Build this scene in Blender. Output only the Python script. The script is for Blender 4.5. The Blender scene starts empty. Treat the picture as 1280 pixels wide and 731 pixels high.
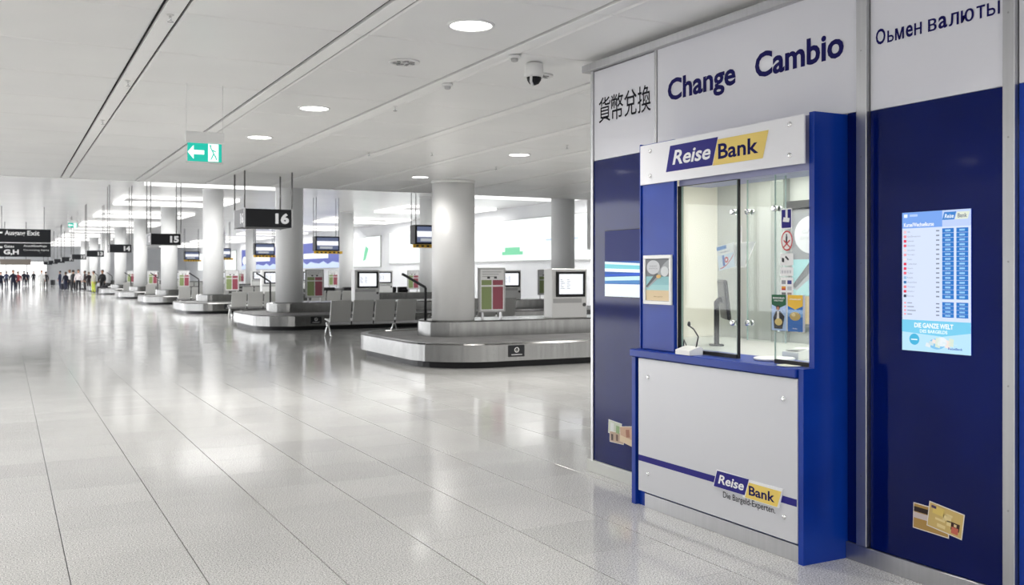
import bpy, bmesh, math, random
from mathutils import Vector, Matrix
random.seed(7)
PI = math.pi
scene = bpy.context.scene
C = scene.collection

# ------------------------------------------------------------------ camera, world, exposure
cam = bpy.data.cameras.new('camera'); cam.sensor_width = 36; cam.lens = 36 * 1210 / 1280
cam.shift_y = -25.5 / 1280; cam.clip_end = 400; cam.clip_start = 0.05
cam.dof.use_dof = True; cam.dof.focus_distance = 6.2; cam.dof.aperture_fstop = 4.5
cam_o = bpy.data.objects.new('camera', cam); C.objects.link(cam_o)
cam_o.location = (0, 0, 1.65); cam_o.rotation_euler = (PI / 2, 0, -math.radians(27.653))
scene.camera = cam_o
world = bpy.data.worlds.new('world'); scene.world = world; world.use_nodes = True
world.node_tree.nodes['Background'].inputs[0].default_value = (1.0, 0.99, 0.97, 1)
world.node_tree.nodes['Background'].inputs[1].default_value = 2.0
scene.view_settings.view_transform = 'Standard'; scene.view_settings.look = 'None'
scene.view_settings.gamma = 1; scene.view_settings.use_curve_mapping = False
scene.view_settings.exposure = 0.1

EM_WELL = 11.0      # diffuser high in each light coffer
EM_BAR = 1.3       # light bars around the coffers
EM_DOWN = 8.0     # downlight discs
W_DOWN = 150.0      # downlight beams, watts

# ------------------------------------------------------------------ materials
M = {}
def mat(name, col, rough=0.5, metal=0.0, spec=0.5, coat=0.0, emit=None, alpha=None):
    if name in M: return M[name]
    m = bpy.data.materials.new(name); m.use_nodes = True
    p = m.node_tree.nodes['Principled BSDF']
    p.inputs['Base Color'].default_value = (*col, 1); p.inputs['Roughness'].default_value = rough
    p.inputs['Metallic'].default_value = metal; p.inputs['Specular IOR Level'].default_value = spec
    p.inputs['Coat Weight'].default_value = coat; p.inputs['Coat Roughness'].default_value = 0.04
    if emit:
        p.inputs['Base Color'].default_value = (*[c * 0.06 for c in col], 1)
        p.inputs['Emission Color'].default_value = (*col, 1); p.inputs['Emission Strength'].default_value = emit
    M[name] = m
    return m
def nodes(m): return m.node_tree.nodes, m.node_tree.links
def srgb(r, g, b): return tuple(((c / 255) / 12.92 if c <= 10 else (((c / 255) + 0.055) / 1.055) ** 2.4) for c in (r, g, b))

def noise_mix(m, scale, c1, c2, lo=0.4, hi=0.6, detail=2.0, bump=0.0, stretch=None, coord='pos'):
    n, l = nodes(m); p = n['Principled BSDF']
    if coord == 'pos':
        g = n.new('ShaderNodeNewGeometry'); out = g.outputs['Position']
    else:
        g = n.new('ShaderNodeTexCoord'); out = g.outputs['Object']
    if stretch:
        mp = n.new('ShaderNodeMapping'); mp.inputs['Scale'].default_value = stretch; l.new(out, mp.inputs[0]); out = mp.outputs[0]
    t = n.new('ShaderNodeTexNoise'); t.inputs['Scale'].default_value = scale; t.inputs['Detail'].default_value = detail
    l.new(out, t.inputs['Vector'])
    r = n.new('ShaderNodeValToRGB'); r.color_ramp.elements[0].position = lo; r.color_ramp.elements[1].position = hi
    r.color_ramp.elements[0].color = (*c1, 1); r.color_ramp.elements[1].color = (*c2, 1)
    l.new(t.outputs['Fac'], r.inputs[0]); l.new(r.outputs[0], p.inputs['Base Color'])
    if bump:
        b = n.new('ShaderNodeBump'); b.inputs['Strength'].default_value = bump; b.inputs['Distance'].default_value = 0.002
        l.new(t.outputs['Fac'], b.inputs['Height']); l.new(b.outputs[0], p.inputs['Normal'])
    return r

def floor_material(name, joints):
    m = mat(name, (0.6, 0.6, 0.58), 0.16, spec=0.6)
    n, l = nodes(m); p = n['Principled BSDF']
    g = n.new('ShaderNodeNewGeometry')
    t = n.new('ShaderNodeTexNoise'); t.inputs['Scale'].default_value = 120; t.inputs['Detail'].default_value = 3
    t2 = n.new('ShaderNodeTexNoise'); t2.inputs['Scale'].default_value = 1.3; t2.inputs['Detail'].default_value = 3
    l.new(g.outputs['Position'], t.inputs['Vector']); l.new(g.outputs['Position'], t2.inputs['Vector'])
    r = n.new('ShaderNodeValToRGB'); e = r.color_ramp.elements
    e[0].position = 0.36; e[0].color = (0.32, 0.32, 0.315, 1); e[1].position = 0.60; e[1].color = (0.86, 0.855, 0.835, 1)
    l.new(t.outputs['Fac'], r.inputs[0])
    mx = n.new('ShaderNodeMix'); mx.data_type = 'RGBA'; mx.blend_type = 'MULTIPLY'; mx.inputs['Factor'].default_value = 0.25
    r2 = n.new('ShaderNodeValToRGB'); r2.color_ramp.elements[0].position = 0.3; r2.color_ramp.elements[1].position = 0.7
    r2.color_ramp.elements[0].color = (0.72, 0.72, 0.72, 1)
    l.new(t2.outputs['Fac'], r2.inputs[0]); l.new(r.outputs[0], mx.inputs[6]); l.new(r2.outputs[0], mx.inputs[7])
    out = mx.outputs[2]
    oi = n.new('ShaderNodeObjectInfo')
    vr = n.new('ShaderNodeMapRange'); vr.inputs[3].default_value = 0.93; vr.inputs[4].default_value = 1.04
    l.new(oi.outputs['Random'], vr.inputs[0])
    hs = n.new('ShaderNodeHueSaturation'); l.new(out, hs.inputs['Color'])
    if not joints: l.new(vr.outputs[0], hs.inputs['Value'])
    out = hs.outputs[0]
    if joints:
        mp = n.new('ShaderNodeMapping'); mp.inputs['Location'].default_value = (-0.31, -6.115, 0); l.new(g.outputs['Position'], mp.inputs[0])
        b = n.new('ShaderNodeTexBrick'); b.offset = 0; b.inputs['Scale'].default_value = 1; b.inputs['Brick Width'].default_value = 0.648
        b.inputs['Row Height'].default_value = 0.648; b.inputs['Mortar Size'].default_value = 0.003
        b.inputs['Color1'].default_value = (1, 1, 1, 1); b.inputs['Color2'].default_value = (0.96, 0.96, 0.96, 1); b.inputs['Mortar'].default_value = (0.55, 0.55, 0.55, 1)
        l.new(mp.outputs[0], b.inputs['Vector'])
        m2 = n.new('ShaderNodeMix'); m2.data_type = 'RGBA'; m2.blend_type = 'MULTIPLY'; m2.inputs['Factor'].default_value = 1
        l.new(out, m2.inputs[6]); l.new(b.outputs['Color'], m2.inputs[7]); out = m2.outputs[2]
    l.new(out, p.inputs['Base Color'])
    vr2 = n.new('ShaderNodeMapRange'); vr2.inputs[3].default_value = 0.07; vr2.inputs[4].default_value = 0.14
    l.new(t2.outputs['Fac'], vr2.inputs[0]); l.new(vr2.outputs[0], p.inputs['Roughness'])
    return m
floor_material('granite_tile', False); floor_material('granite_far', True)
mat('joint', (0.07, 0.07, 0.07), 0.8)
mat('ceil_panel', (0.66, 0.66, 0.655), 0.33, spec=0.5)
noise_mix(M['ceil_panel'], 0.9, (0.85, 0.85, 0.845), (0.90, 0.90, 0.89), 0.3, 0.7)
mat('ceil_strip', (0.93, 0.93, 0.92), 0.4)
mat('ceil_void', (0.02, 0.02, 0.02), 0.9)
mat('ceil_high', (0.72, 0.72, 0.72), 0.22, spec=0.6)
noise_mix(M['ceil_high'], 0.4, (0.76, 0.76, 0.77), (0.82, 0.82, 0.82), 0.3, 0.7)
mat('white_wall', (0.74, 0.75, 0.77), 0.5); noise_mix(M['white_wall'], 0.5, (0.70, 0.71, 0.74), (0.77, 0.78, 0.79), 0.3, 0.7)
mat('column', (0.74, 0.745, 0.74), 0.38); noise_mix(M['column'], 0.8, (0.79, 0.795, 0.795), (0.84, 0.84, 0.835), 0.3, 0.7)
mat('white_paint', (0.8, 0.8, 0.79), 0.35)
mat('white_plastic', (0.82, 0.82, 0.81), 0.3)
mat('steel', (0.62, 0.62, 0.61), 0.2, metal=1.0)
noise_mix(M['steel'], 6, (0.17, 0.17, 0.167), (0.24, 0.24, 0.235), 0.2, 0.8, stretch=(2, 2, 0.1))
mat('alu', (0.62, 0.62, 0.63), 0.34, metal=1.0); noise_mix(M['alu'], 12, (0.44, 0.44, 0.45), (0.49, 0.49, 0.50), 0.2, 0.8, stretch=(4, 4, 0.1))
mat('chrome', (0.8, 0.8, 0.8), 0.08, metal=1.0)
mat('rubber', (0.12, 0.12, 0.12), 0.55); noise_mix(M['rubber'], 3, (0.16, 0.16, 0.16), (0.24, 0.24, 0.24), 0.3, 0.7)
mat('black', (0.012, 0.012, 0.014), 0.45, spec=0.22)
mat('dark_grey', (0.06, 0.06, 0.065), 0.45)
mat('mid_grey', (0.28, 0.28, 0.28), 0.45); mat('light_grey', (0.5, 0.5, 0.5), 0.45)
mat('seat_grey', (0.46, 0.46, 0.445), 0.35, metal=0.1)
mat('sign_black', (0.014, 0.015, 0.018), 0.4, spec=0.25)
mat('print_white', (0.85, 0.85, 0.85), 0.5)
mat('pole', (0.22, 0.22, 0.22), 0.35, metal=0.6)
mat('booth_white', srgb(226, 226, 233), 0.32, coat=0.15)
noise_mix(M['booth_white'], 0.7, srgb(222, 222, 230), srgb(229, 229, 235), 0.3, 0.7)
mat('board_white', srgb(236, 236, 240), 0.25, coat=0.3)
mat('panel_grey', srgb(206, 207, 212), 0.28, coat=0.2)
mat('navy_glass', (0.0022, 0.006, 0.105), 0.06, spec=0.16, coat=0.0); noise_mix(M['navy_glass'], 1.2, (0.001, 0.005, 0.075), (0.0014, 0.009, 0.115), 0.3, 0.7)
mat('blue_frame', (0.004, 0.03, 0.33), 0.33, spec=0.3); noise_mix(M['blue_frame'], 2.0, (0.002, 0.028, 0.27), (0.003, 0.042, 0.35), 0.3, 0.7)
mat('logo_blue', (0.022, 0.018, 0.21), 0.5, spec=0.2); mat('logo_yellow', srgb(238, 208, 104), 0.4); mat('logo_white', (0.88, 0.88, 0.9), 0.4)
mat('letter_navy', (0.008, 0.006, 0.10), 0.6, spec=0.12); mat('letter_black', (0.008, 0.008, 0.015), 0.6, spec=0.12)
mat('cream', srgb(240, 236, 224), 0.5); noise_mix(M['cream'], 1.5, srgb(238, 234, 221), srgb(243, 239, 228), 0.3, 0.7)
mat('inner_grey', srgb(205, 208, 205), 0.45); noise_mix(M['inner_grey'], 1.2, srgb(184, 189, 186), srgb(198, 201, 197), 0.3, 0.7)
mat('yellow_strip', srgb(236, 186, 40), 0.4); mat('board_green', srgb(142, 158, 104), 0.45); mat('board_red', srgb(158, 78, 92), 0.45)
mat('exit_green', (0.0, 0.55, 0.42), 0.4, emit=0.9); mat('exit_white', (0.9, 1.0, 0.95), 0.4, emit=1.3)
mat('screen_white', (0.93, 0.95, 1.0), 0.3, emit=1.0); mat('screen_grey', (0.6, 0.63, 0.66), 0.3, emit=0.7)
mat('screen_dim', (0.16, 0.2, 0.35), 0.3, emit=0.6); mat('screen_blue', (0.02, 0.05, 0.4), 0.3, emit=0.6)
mat('bill_white', (0.95, 1.0, 0.985), 0.4, emit=1.0); mat('bill_green', (0.2, 0.75, 0.42), 0.4, emit=0.8)
mat('bill_blue', (0.09, 0.12, 0.5), 0.4, emit=0.8); mat('bill_pale', (0.6, 0.72, 0.98), 0.4, emit=0.9)
mat('window_glow', (1.0, 1.0, 1.0), 0.4, emit=1.5)
mat('number_white', (0.95, 0.95, 0.95), 0.5, emit=0.55)
mat('well_glow', (1.0, 0.99, 0.97), 0.5, emit=EM_WELL); mat('bar_glow', (1.0, 0.99, 0.97), 0.5, emit=EM_BAR)
mat('down_glow', (1.0, 0.98, 0.95), 0.5, emit=EM_DOWN); mat('booth_glow', (1.0, 0.97, 0.9), 0.5, emit=6.0)
def glass(name, tint, refl):
    m = bpy.data.materials.new(name); m.use_nodes = True; n, l = nodes(m); n.clear()
    o = n.new('ShaderNodeOutputMaterial'); t = n.new('ShaderNodeBsdfTransparent'); t.inputs[0].default_value = (*tint, 1)
    g = n.new('ShaderNodeBsdfGlossy'); g.inputs['Roughness'].default_value = 0.02
    fr = n.new('ShaderNodeFresnel'); ge = n.new('ShaderNodeNewGeometry'); mr = n.new('ShaderNodeMapRange')
    mr.inputs[3].default_value = refl; mr.inputs[4].default_value = 1 / refl; l.new(ge.outputs['Backfacing'], mr.inputs[0]); l.new(mr.outputs[0], fr.inputs[0])
    mx = n.new('ShaderNodeMixShader'); l.new(fr.outputs[0], mx.inputs[0]); l.new(t.outputs[0], mx.inputs[1]); l.new(g.outputs[0], mx.inputs[2]); l.new(mx.outputs[0], o.inputs[0])
    M[name] = m; return m
glass('glass_pane', (0.925, 0.95, 0.935), 1.3); glass('acrylic', (0.95, 0.96, 0.96), 1.25)
mat('glass_edge', (0.42, 0.55, 0.5), 0.2, spec=0.6)
def flat(r, g, b, emit=None, rough=0.45):
    nm = 'print_%d_%d_%d_%s' % (r, g, b, emit)
    return mat(nm, srgb(r, g, b), rough, spec=0.25, emit=emit)

# ------------------------------------------------------------------ geometry helpers
class MB:
    """collects faces with material slots; build() links them as ONE mesh object"""
    def __init__(s): s.v = []; s.f = []; s.m = []; s.mats = []; s.smooth = []
    def slot(s, m):
        if isinstance(m, str): m = M[m]
        if m not in s.mats: s.mats.append(m)
        return s.mats.index(m)
    def face(s, pts, m, smooth=False):
        b = len(s.v); s.v += [tuple(p) for p in pts]; s.f.append(tuple(range(b, b + len(pts)))); s.m.append(s.slot(m)); s.smooth.append(smooth)
    def mesh(s, verts, faces, m, smooth=False):
        b = len(s.v); s.v += [tuple(p) for p in verts]; k = s.slot(m)
        for f in faces: s.f.append(tuple(i + b for i in f)); s.m.append(k); s.smooth.append(smooth)
        return s
    def box(s, x0, x1, y0, y1, z0, z1, m, bev=0.0):
        if bev <= 0:
            v = [(x, y, z) for x in (x0, x1) for y in (y0, y1) for z in (z0, z1)]
            return s.mesh(v, [(0, 1, 3, 2), (4, 6, 7, 5), (0, 4, 5, 1), (2, 3, 7, 6), (0, 2, 6, 4), (1, 5, 7, 3)], m)
        bm = bmesh.new(); bmesh.ops.create_cube(bm, size=1)
        for q in bm.verts: q.co = Vector((x0 + (q.co.x + .5) * (x1 - x0), y0 + (q.co.y + .5) * (y1 - y0), z0 + (q.co.z + .5) * (z1 - z0)))
        bmesh.ops.bevel(bm, geom=bm.edges[:], offset=bev, segments=1, affect='EDGES', profile=0.5)
        bm.verts.index_update(); vs = [q.co.copy() for q in bm.verts]; fs = [[q.index for q in f.verts] for f in bm.faces]; bm.free()
        return s.mesh(vs, fs, m)
    def lathe(s, prof, m, n=24, c=(0, 0, 0), smooth=True, axis='z', cap=True):
        vs = []
        for (r, z) in prof:
            for i in range(n):
                a = 2 * PI * i / n; q = (r * math.cos(a), r * math.sin(a), z)
                if axis == 'x': q = (z, q[0], q[1])
                if axis == 'y': q = (q[0], z, q[1])
                vs.append((q[0] + c[0], q[1] + c[1], q[2] + c[2]))
        fs = [(k * n + i, k * n + (i + 1) % n, (k + 1) * n + (i + 1) % n, (k + 1) * n + i) for k in range(len(prof) - 1) for i in range(n)]
        s.mesh(vs, fs, m, smooth)
        if cap:
            s.mesh(vs[:n], [tuple(range(n))[::-1]], m); s.mesh(vs[-n:], [tuple(range(n))], m)
        return s
    def tube(s, pts, r, m, n=8):
        pts = [Vector(p) for p in pts]; rings = []
        for i, p in enumerate(pts):
            d = (pts[min(i + 1, len(pts) - 1)] - pts[max(i - 1, 0)]).normalized()
            a = d.cross(Vector((0, 0, 1)) if abs(d.z) < 0.9 else Vector((1, 0, 0))).normalized(); b = d.cross(a)
            rr = r[i] if isinstance(r, (list, tuple)) else r
            rings.append([p + (a * math.cos(2 * PI * k / n) + b * math.sin(2 * PI * k / n)) * rr for k in range(n)])
        vs = [q for g in rings for q in g]
        fs = [(k * n + i, k * n + (i + 1) % n, (k + 1) * n + (i + 1) % n, (k + 1) * n + i) for k in range(len(rings) - 1) for i in range(n)]
        s.mesh(vs, fs, m, True); s.mesh(rings[0], [tuple(range(n))[::-1]], m); s.mesh(rings[-1], [tuple(range(n))], m)
        return s
    def prism(s, poly, a, b, m, axis='y'):
        """polygon of 2-d points extruded along an axis between a and b"""
        def P(p, t): return {'y': (p[0], t, p[1]), 'x': (t, p[0], p[1]), 'z': (p[0], p[1], t)}[axis]
        n = len(poly); vs = [P(p, a) for p in poly] + [P(p, b) for p in poly]
        return s.mesh(vs, [tuple(range(n)), tuple(range(2 * n - 1, n - 1, -1))] + [(i, i + n, (i + 1) % n + n, (i + 1) % n) for i in range(n)], m)
    def data(s, name):
        me = bpy.data.meshes.new(name); me.from_pydata(s.v, [], s.f)
        for m in s.mats: me.materials.append(m)
        me.polygons.foreach_set('material_index', s.m); me.polygons.foreach_set('use_smooth', s.smooth); me.validate(); me.update()
        bm = bmesh.new(); bm.from_mesh(me); bmesh.ops.remove_doubles(bm, verts=bm.verts, dist=1e-6); bmesh.ops.recalc_face_normals(bm, faces=bm.faces) if getattr(s, 'recalc', True) else None
        bm.to_mesh(me); bm.free()
        return me
    def build(s, name, parent=None, loc=(0, 0, 0)):
        o = bpy.data.objects.new(name, s.data(name)); C.objects.link(o); o.location = loc
        if parent: o.parent = parent
        return o
def tag(o, label=None, cat=None, group=None, kind=None):
    for k, v in (('label', label), ('category', cat), ('group', group), ('kind', kind)):
        if v: o[k] = v
    return o
def thing(name, label, cat, loc=(0, 0, 0), rz=0, group=None):
    o = bpy.data.objects.new(name, None); C.objects.link(o); o.empty_display_size = 0.1
    o.location = loc; o.rotation_euler = (0, 0, rz); tag(o, label, cat, group); return o
def copy_tree(o, parent=None):
    c = o.copy(); C.objects.link(c); c.parent = parent
    for ch in list(o.children): copy_tree(ch, c)
    return c
TXT = {}
def text_geo(body, shear=0.0, bold=0.0):
    k = (body, shear, bold)
    if k in TXT: return TXT[k]
    cu = bpy.data.curves.new('t', 'FONT'); cu.body = body; cu.size = 1; cu.shear = shear; cu.offset = bold; cu.resolution_u = 3
    o = bpy.data.objects.new('t', cu); C.objects.link(o); dg = bpy.context.evaluated_depsgraph_get()
    me = bpy.data.meshes.new_from_object(o.evaluated_get(dg))
    vs = [tuple(v.co) for v in me.vertices]; fs = [tuple(p.vertices) for p in me.polygons]
    bpy.data.objects.remove(o); bpy.data.curves.remove(cu); bpy.data.meshes.remove(me)
    TXT[k] = (vs, fs); return TXT[k]
class Print(MB):
    """flat print on a plane: origin, right axis, up axis; layers a fraction of a millimetre apart"""
    recalc = False
    def __init__(s, o, ex, ey, step=0.0006):
        super().__init__(); s.o = Vector(o); s.ex = Vector(ex); s.ey = Vector(ey); s.n = s.ex.cross(s.ey).normalized(); s.step = step
    def P(s, x, y, k=1): return s.o + s.ex * x + s.ey * y + s.n * (s.step * k)
    def rect(s, x0, y0, x1, y1, m, k=1): s.face([s.P(x0, y0, k), s.P(x1, y0, k), s.P(x1, y1, k), s.P(x0, y1, k)], m)
    def poly(s, pts, m, k=1): s.face([s.P(x, y, k) for x, y in pts], m)
    def disc(s, x, y, rx, ry, m, k=1, n=24): s.poly([(x + rx * math.cos(2 * PI * i / n), y + ry * math.sin(2 * PI * i / n)) for i in range(n)], m, k)
    def text(s, body, x0, y0, w, h, m, k=2, shear=0.0, bold=0.0, rot=0.0):
        """fit the lettering into the box with lower left corner (x0, y0)"""
        vs, fs = text_geo(body, shear, bold)
        if not vs: return
        ax = min(v[0] for v in vs); bx = max(v[0] for v in vs); ay = min(v[1] for v in vs); by = max(v[1] for v in vs)
        sx = w / (bx - ax); sy = h / (by - ay); c, q = math.cos(rot), math.sin(rot); out = []
        for v in vs:
            x = (v[0] - ax) * sx; y = (v[1] - ay) * sy
            out.append(s.P(x0 + x * c - y * q, y0 + x * q + y * c, k))
        s.mesh(out, fs, m)
def reise_logo(P, x0, y0, w, h, k=1, em=None, skew=0.36, dip=0.0):
    """blue and yellow slanted two-part mark with lettering"""
    d = h * skew; wm = w * 0.53; bl = M['logo_blue']; ye = M['logo_yellow']; wh = M['logo_white']; nv = M['letter_navy']
    P.poly([(x0, y0), (x0 + wm - d * .55, y0), (x0 + wm + d * .35, y0 + h), (x0 + d * .75, y0 + h)], bl, k)
    P.poly([(x0 + wm - d * .45, y0 - h * dip), (x0 + w - d * .5, y0 - h * dip), (x0 + w + d * .3, y0 + h * .93 - h * dip), (x0 + wm + d * .33, y0 + h * .93 - h * dip)], ye, k + 1)
    P.text('Reise', x0 + w * .075, y0 + h * .24, w * .405, h * .56, wh, k + 2, shear=0.22, bold=0.022)
    P.text('Bank', x0 + w * .555, y0 + h * (.2 - dip), w * .375, h * .56, nv, k + 2, bold=0.022)

# ------------------------------------------------------------------ structure: floor
T = 0.648; FX0, FY0 = 0.31 - T * 2, 6.115 - T * 5
NX, NY = 14, 18                           # 14 x 18 separate tiles, material joints beyond
TX1, TY1 = FX0 + NX * T, FY0 + NY * T
b = MB()
X0, X1, Y0, Y1 = -16, 26, -16, 152
b.box(X0, X1, Y0, Y1, -0.3, -0.012, 'joint')
for (x0, x1, y0, y1) in ((X0, FX0, Y0, Y1), (TX1, X1, Y0, Y1), (FX0, TX1, Y0, FY0), (FX0, TX1, TY1, Y1)):
    b.box(x0, x1, y0, y1, -0.0119, 0, 'granite_far')
floor = tag(b.build('floor'), 'polished light grey speckled granite floor', None, None, 'structure')
g = 0.0016; t = MB(); t.box(g * 2, T - g * 2, g * .8, T - g * .8, -0.0115, 0, 'granite_tile', 0.0008); tile_me = t.data('floor_tile')
for i in range(NX):
    for j in range(NY):
        o = bpy.data.objects.new('floor_tile', tile_me); C.objects.link(o); o.parent = floor; o.location = (FX0 + i * T, FY0 + j * T, 0)

# ------------------------------------------------------------------ structure: low ceiling with panels and strips
ZC = 3.41; CY0, CP = 6.864 - 1.3 * 3, 1.3
LOW_END = CY0 + 13 * CP                   # 19.86
b = MB(); LX, LY = -8, -7                          # the low ceiling stops here: cut short out of view to let world light in
b.box(LX, X1, LY, LOW_END, ZC + 0.03, ZC + 0.25, 'ceil_void')
b.box(LX, X1, LY, CY0, ZC, ZC + 0.03, 'ceil_panel'); b.box(LX, -0.43, CY0, LOW_END, ZC, ZC + 0.03, 'ceil_panel'); b.box(12.7, X1, CY0, LOW_END, ZC, ZC + 0.03, 'ceil_panel')
ceil = tag(b.build('ceiling'), 'low ceiling of square grey metal panels with long strips', None, None, 'structure')
def chamfer_panel(x0, x1, y0, y1, z, mname, c=0.016, dz=0.009):
    q = MB(); v = [(x0, y0, z + dz), (x1, y0, z + dz), (x1, y1, z + dz), (x0, y1, z + dz), (x0 + c, y0 + c, z), (x1 - c, y0 + c, z), (x1 - c, y1 - c, z), (x0 + c, y1 - c, z)]
    v += [(p[0], p[1], z + 0.028) for p in v[:4]]
    q.mesh(v, [(7, 6, 5, 4), (0, 4, 5, 1), (1, 5, 6, 2), (2, 6, 7, 3), (3, 7, 4, 0), (0, 1, 9, 8), (1, 2, 10, 9), (2, 3, 11, 10), (3, 0, 8, 11), (8, 9, 10, 11)], mname)
    return q
pan = chamfer_panel(0.012, 1.142, 0.003, CP - 0.003, 0, 'ceil_panel').data('ceiling_panel')
st = chamfer_panel(0, 0.122, 0.003, CP - 0.003, -0.004, 'ceil_strip', 0.004, 0.003).data('ceiling_strip')
for i in range(10):
    for j in range(13):
        x = 0.94 + 1.3 * (i - 1)
        o = bpy.data.objects.new('ceiling_strip', st); C.objects.link(o); o.parent = ceil; o.location = (x, CY0 + j * CP, ZC)
        o = bpy.data.objects.new('ceiling_panel', pan); C.objects.link(o); o.parent = ceil; o.location = (x + 0.134, CY0 + j * CP, ZC)
b = MB(); b.box(X0, X1, LOW_END, LOW_END + 0.2, ZC - 0.0, 5.6, 'white_paint')
tag(b.build('trim_1'), 'white fascia where the low ceiling steps up', None, None, 'structure')

# high ceiling with square openings
ZH = 5.1; BAY = 12.2; CX, CYL = 7.7, 17.15
wells = [(4.8, 9.8, 34.4 + BAY * k, 39.4 + BAY * k) for k in range(9)] + [(18.4, 23.4, 34.4 + BAY * k, 39.4 + BAY * k) for k in range(9)] + [(-8.4, -3.4, 22.2 + BAY * k, 27.2 + BAY * k) for k in range(9)]  # last row, on the left, is unseen and added to brighten the hall
xs = sorted({X0, X1} | {w[0] for w in wells} | {w[1] for w in wells}); ys = sorted({LOW_END + .2, Y1} | {w[2] for w in wells} | {w[3] for w in wells})
b = MB()
for i in range(len(xs) - 1):
    for j in range(len(ys) - 1):
        mx, my = (xs[i] + xs[i + 1]) / 2, (ys[j] + ys[j + 1]) / 2
        if any(w[0] < mx < w[1] and w[2] < my < w[3] for w in wells): continue
        b.box(xs[i], xs[i + 1], ys[j], ys[j + 1], ZH, ZH + 0.1, 'ceil_high')
tag(b.build('ceiling'), 'high glossy white ceiling over the baggage hall', None, None, 'structure')
# walls
b = MB(); b.box(24, 24.3, 12, Y1, 0, 5.8, 'white_wall'); tag(b.build('wall_right'), 'pale wall with billboards behind the carousels', None, None, 'structure')
b = MB(); b.box(-14.3, -14, Y0, Y1, 0, 5.8, 'white_wall'); tag(b.build('wall_left'), 'pale left wall of the hall', None, None, 'structure')
b = MB(); b.box(-14, 24, 151, 151.3, 0, 5.8, 'white_wall'); tag(b.build('wall_back'), 'far end wall of the hall', None, None, 'structure')
win = MB()
for i in range(6): win.box(-10 + i * 2.55, -10 + i * 2.55 + 2.45, 150.85, 150.95, 0.05, 3.1, 'window_glow')
wo = win.build('window_1'); tag(wo, 'bright daylight exit front at the far end', None, None, 'structure')
fr = MB()
for i in range(7): fr.box(-10.1 + i * 2.55, -10.0 + i * 2.55, 150.7, 150.95, 0, 3.2, 'light_grey')
fr.box(-10.1, 5.3, 150.7, 150.95, 3.1, 3.3, 'light_grey'); fr.build('window_frame', wo)

w2 = MB(); w2.box(-13.99, -13.93, 21.8, 150.2, .2, .35, 'light_grey'); w2.box(-13.99, -13.93, 21.8, 150.2, 4.6, 4.75, 'light_grey')
for i in range(17): w2.box(-13.99, -13.9, 21.8 + 8 * i, 22.0 + 8 * i, .35, 4.6, 'light_grey')
w2o = tag(w2.build('window_2'), 'daylight window front along the left side of the hall', None, None, 'structure')
q = MB(); q.box(-13.97, -13.94, 0, 7.78, .352, 4.598, mat('daylight', (0.97, 0.98, 1.0), 0.3, emit=5.0)); pm = q.data('pane')
for i in range(16): o = bpy.data.objects.new('pane', pm); C.objects.link(o); o.parent = w2o; o.location = (0, 22.01 + 8 * i, 0)

def nth(k): return ['first', 'second', 'third', 'fourth', 'fifth', 'sixth', 'seventh', 'eighth', 'ninth', 'tenth'][k]
# ------------------------------------------------------------------ light coffers
for k, (x0, x1, y0, y1) in enumerate(wells):
    row = 'left windows, unseen and added to brighten the hall' if x0 < 0 else 'front columns' if x0 < 10 else 'billboard wall'
    w = thing('light_coffer', 'square glowing ceiling light coffer near the %s, %s from the camera' % (row, nth(k % 9)), 'ceiling light', (x0, y0, ZH), 0, 'square light coffers in the high ceiling')
    L = x1 - x0
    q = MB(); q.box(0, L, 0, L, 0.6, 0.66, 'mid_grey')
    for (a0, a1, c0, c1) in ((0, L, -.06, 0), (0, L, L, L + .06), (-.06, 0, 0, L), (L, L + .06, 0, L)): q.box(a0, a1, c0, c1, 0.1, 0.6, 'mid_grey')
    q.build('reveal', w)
    q = MB(); q.box(0.9, L - .9, 0.9, L - .9, 0.56, 0.595, 'well_glow'); q.build('diffuser', w)
    for (a0, a1, c0, c1) in ((-.05, L + .05, -.08, .08), (-.05, L + .05, L - .08, L + .08), (-.08, .08, .09, L - .09), (L - .08, L + .08, .09, L - .09)):
        q = MB(); q.box(a0, a1, c0, c1, -0.13, -0.005, 'bar_glow', 0.01); q.build('light_bar', w)

# ------------------------------------------------------------------ columns
def column(x, y, h, label, group):
    c = thing('column', label, 'column', (x, y, 0), 0, group)
    MB().lathe([(0.415, 0), (0.415, h)], 'column', 40).build('shaft', c)
    MB().lathe([(0.43, h - 0.05), (0.43, h)], 'white_paint', 40, cap=True).build('collar', c)
for k in range(9):
    column(CX, CYL + BAY * k, (ZC if k == 0 else ZH) - 0.002, 'round white column rising from the carousel end under sign %d, %s in its row' % (16 - k, nth(k)), 'columns at the carousel ends')
for k in range(1, 7):
    column(17.4, CYL + BAY * k, ZH - 0.002, 'round white column at the wall end of the %s carousel' % nth(k), 'columns by the billboard wall')

# ------------------------------------------------------------------ baggage carousels
def rrect(x0, x1, y0, y1, r, n=10):
    p = []
    for cx, cy, a0 in ((x1 - r, y1 - r, 0), (x0 + r, y1 - r, 90), (x0 + r, y0 + r, 180), (x1 - r, y0 + r, 270)):
        for i in range(n + 1):
            a = math.radians(a0 + 90 * i / n); p.append((cx + r * math.cos(a), cy + r * math.sin(a)))
    return p
def loft(q, rings, m, cap_top=False):
    n = len(rings[0][0]); vs = []
    for pts, z in rings: vs += [(x, y, z) for x, y in pts]
    fs = [(k * n + i, k * n + (i + 1) % n, (k + 1) * n + (i + 1) % n, (k + 1) * n + i) for k in range(len(rings) - 1) for i in range(n)]
    if cap_top: fs.append(tuple((len(rings) - 1) * n + i for i in range(n)))
    q.mesh(vs, fs, m)
def R(d, r=1.15): return rrect(-1.42 + d, 11.2 - d, -2.32 + d, 2.32 - d, r - d)
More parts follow.
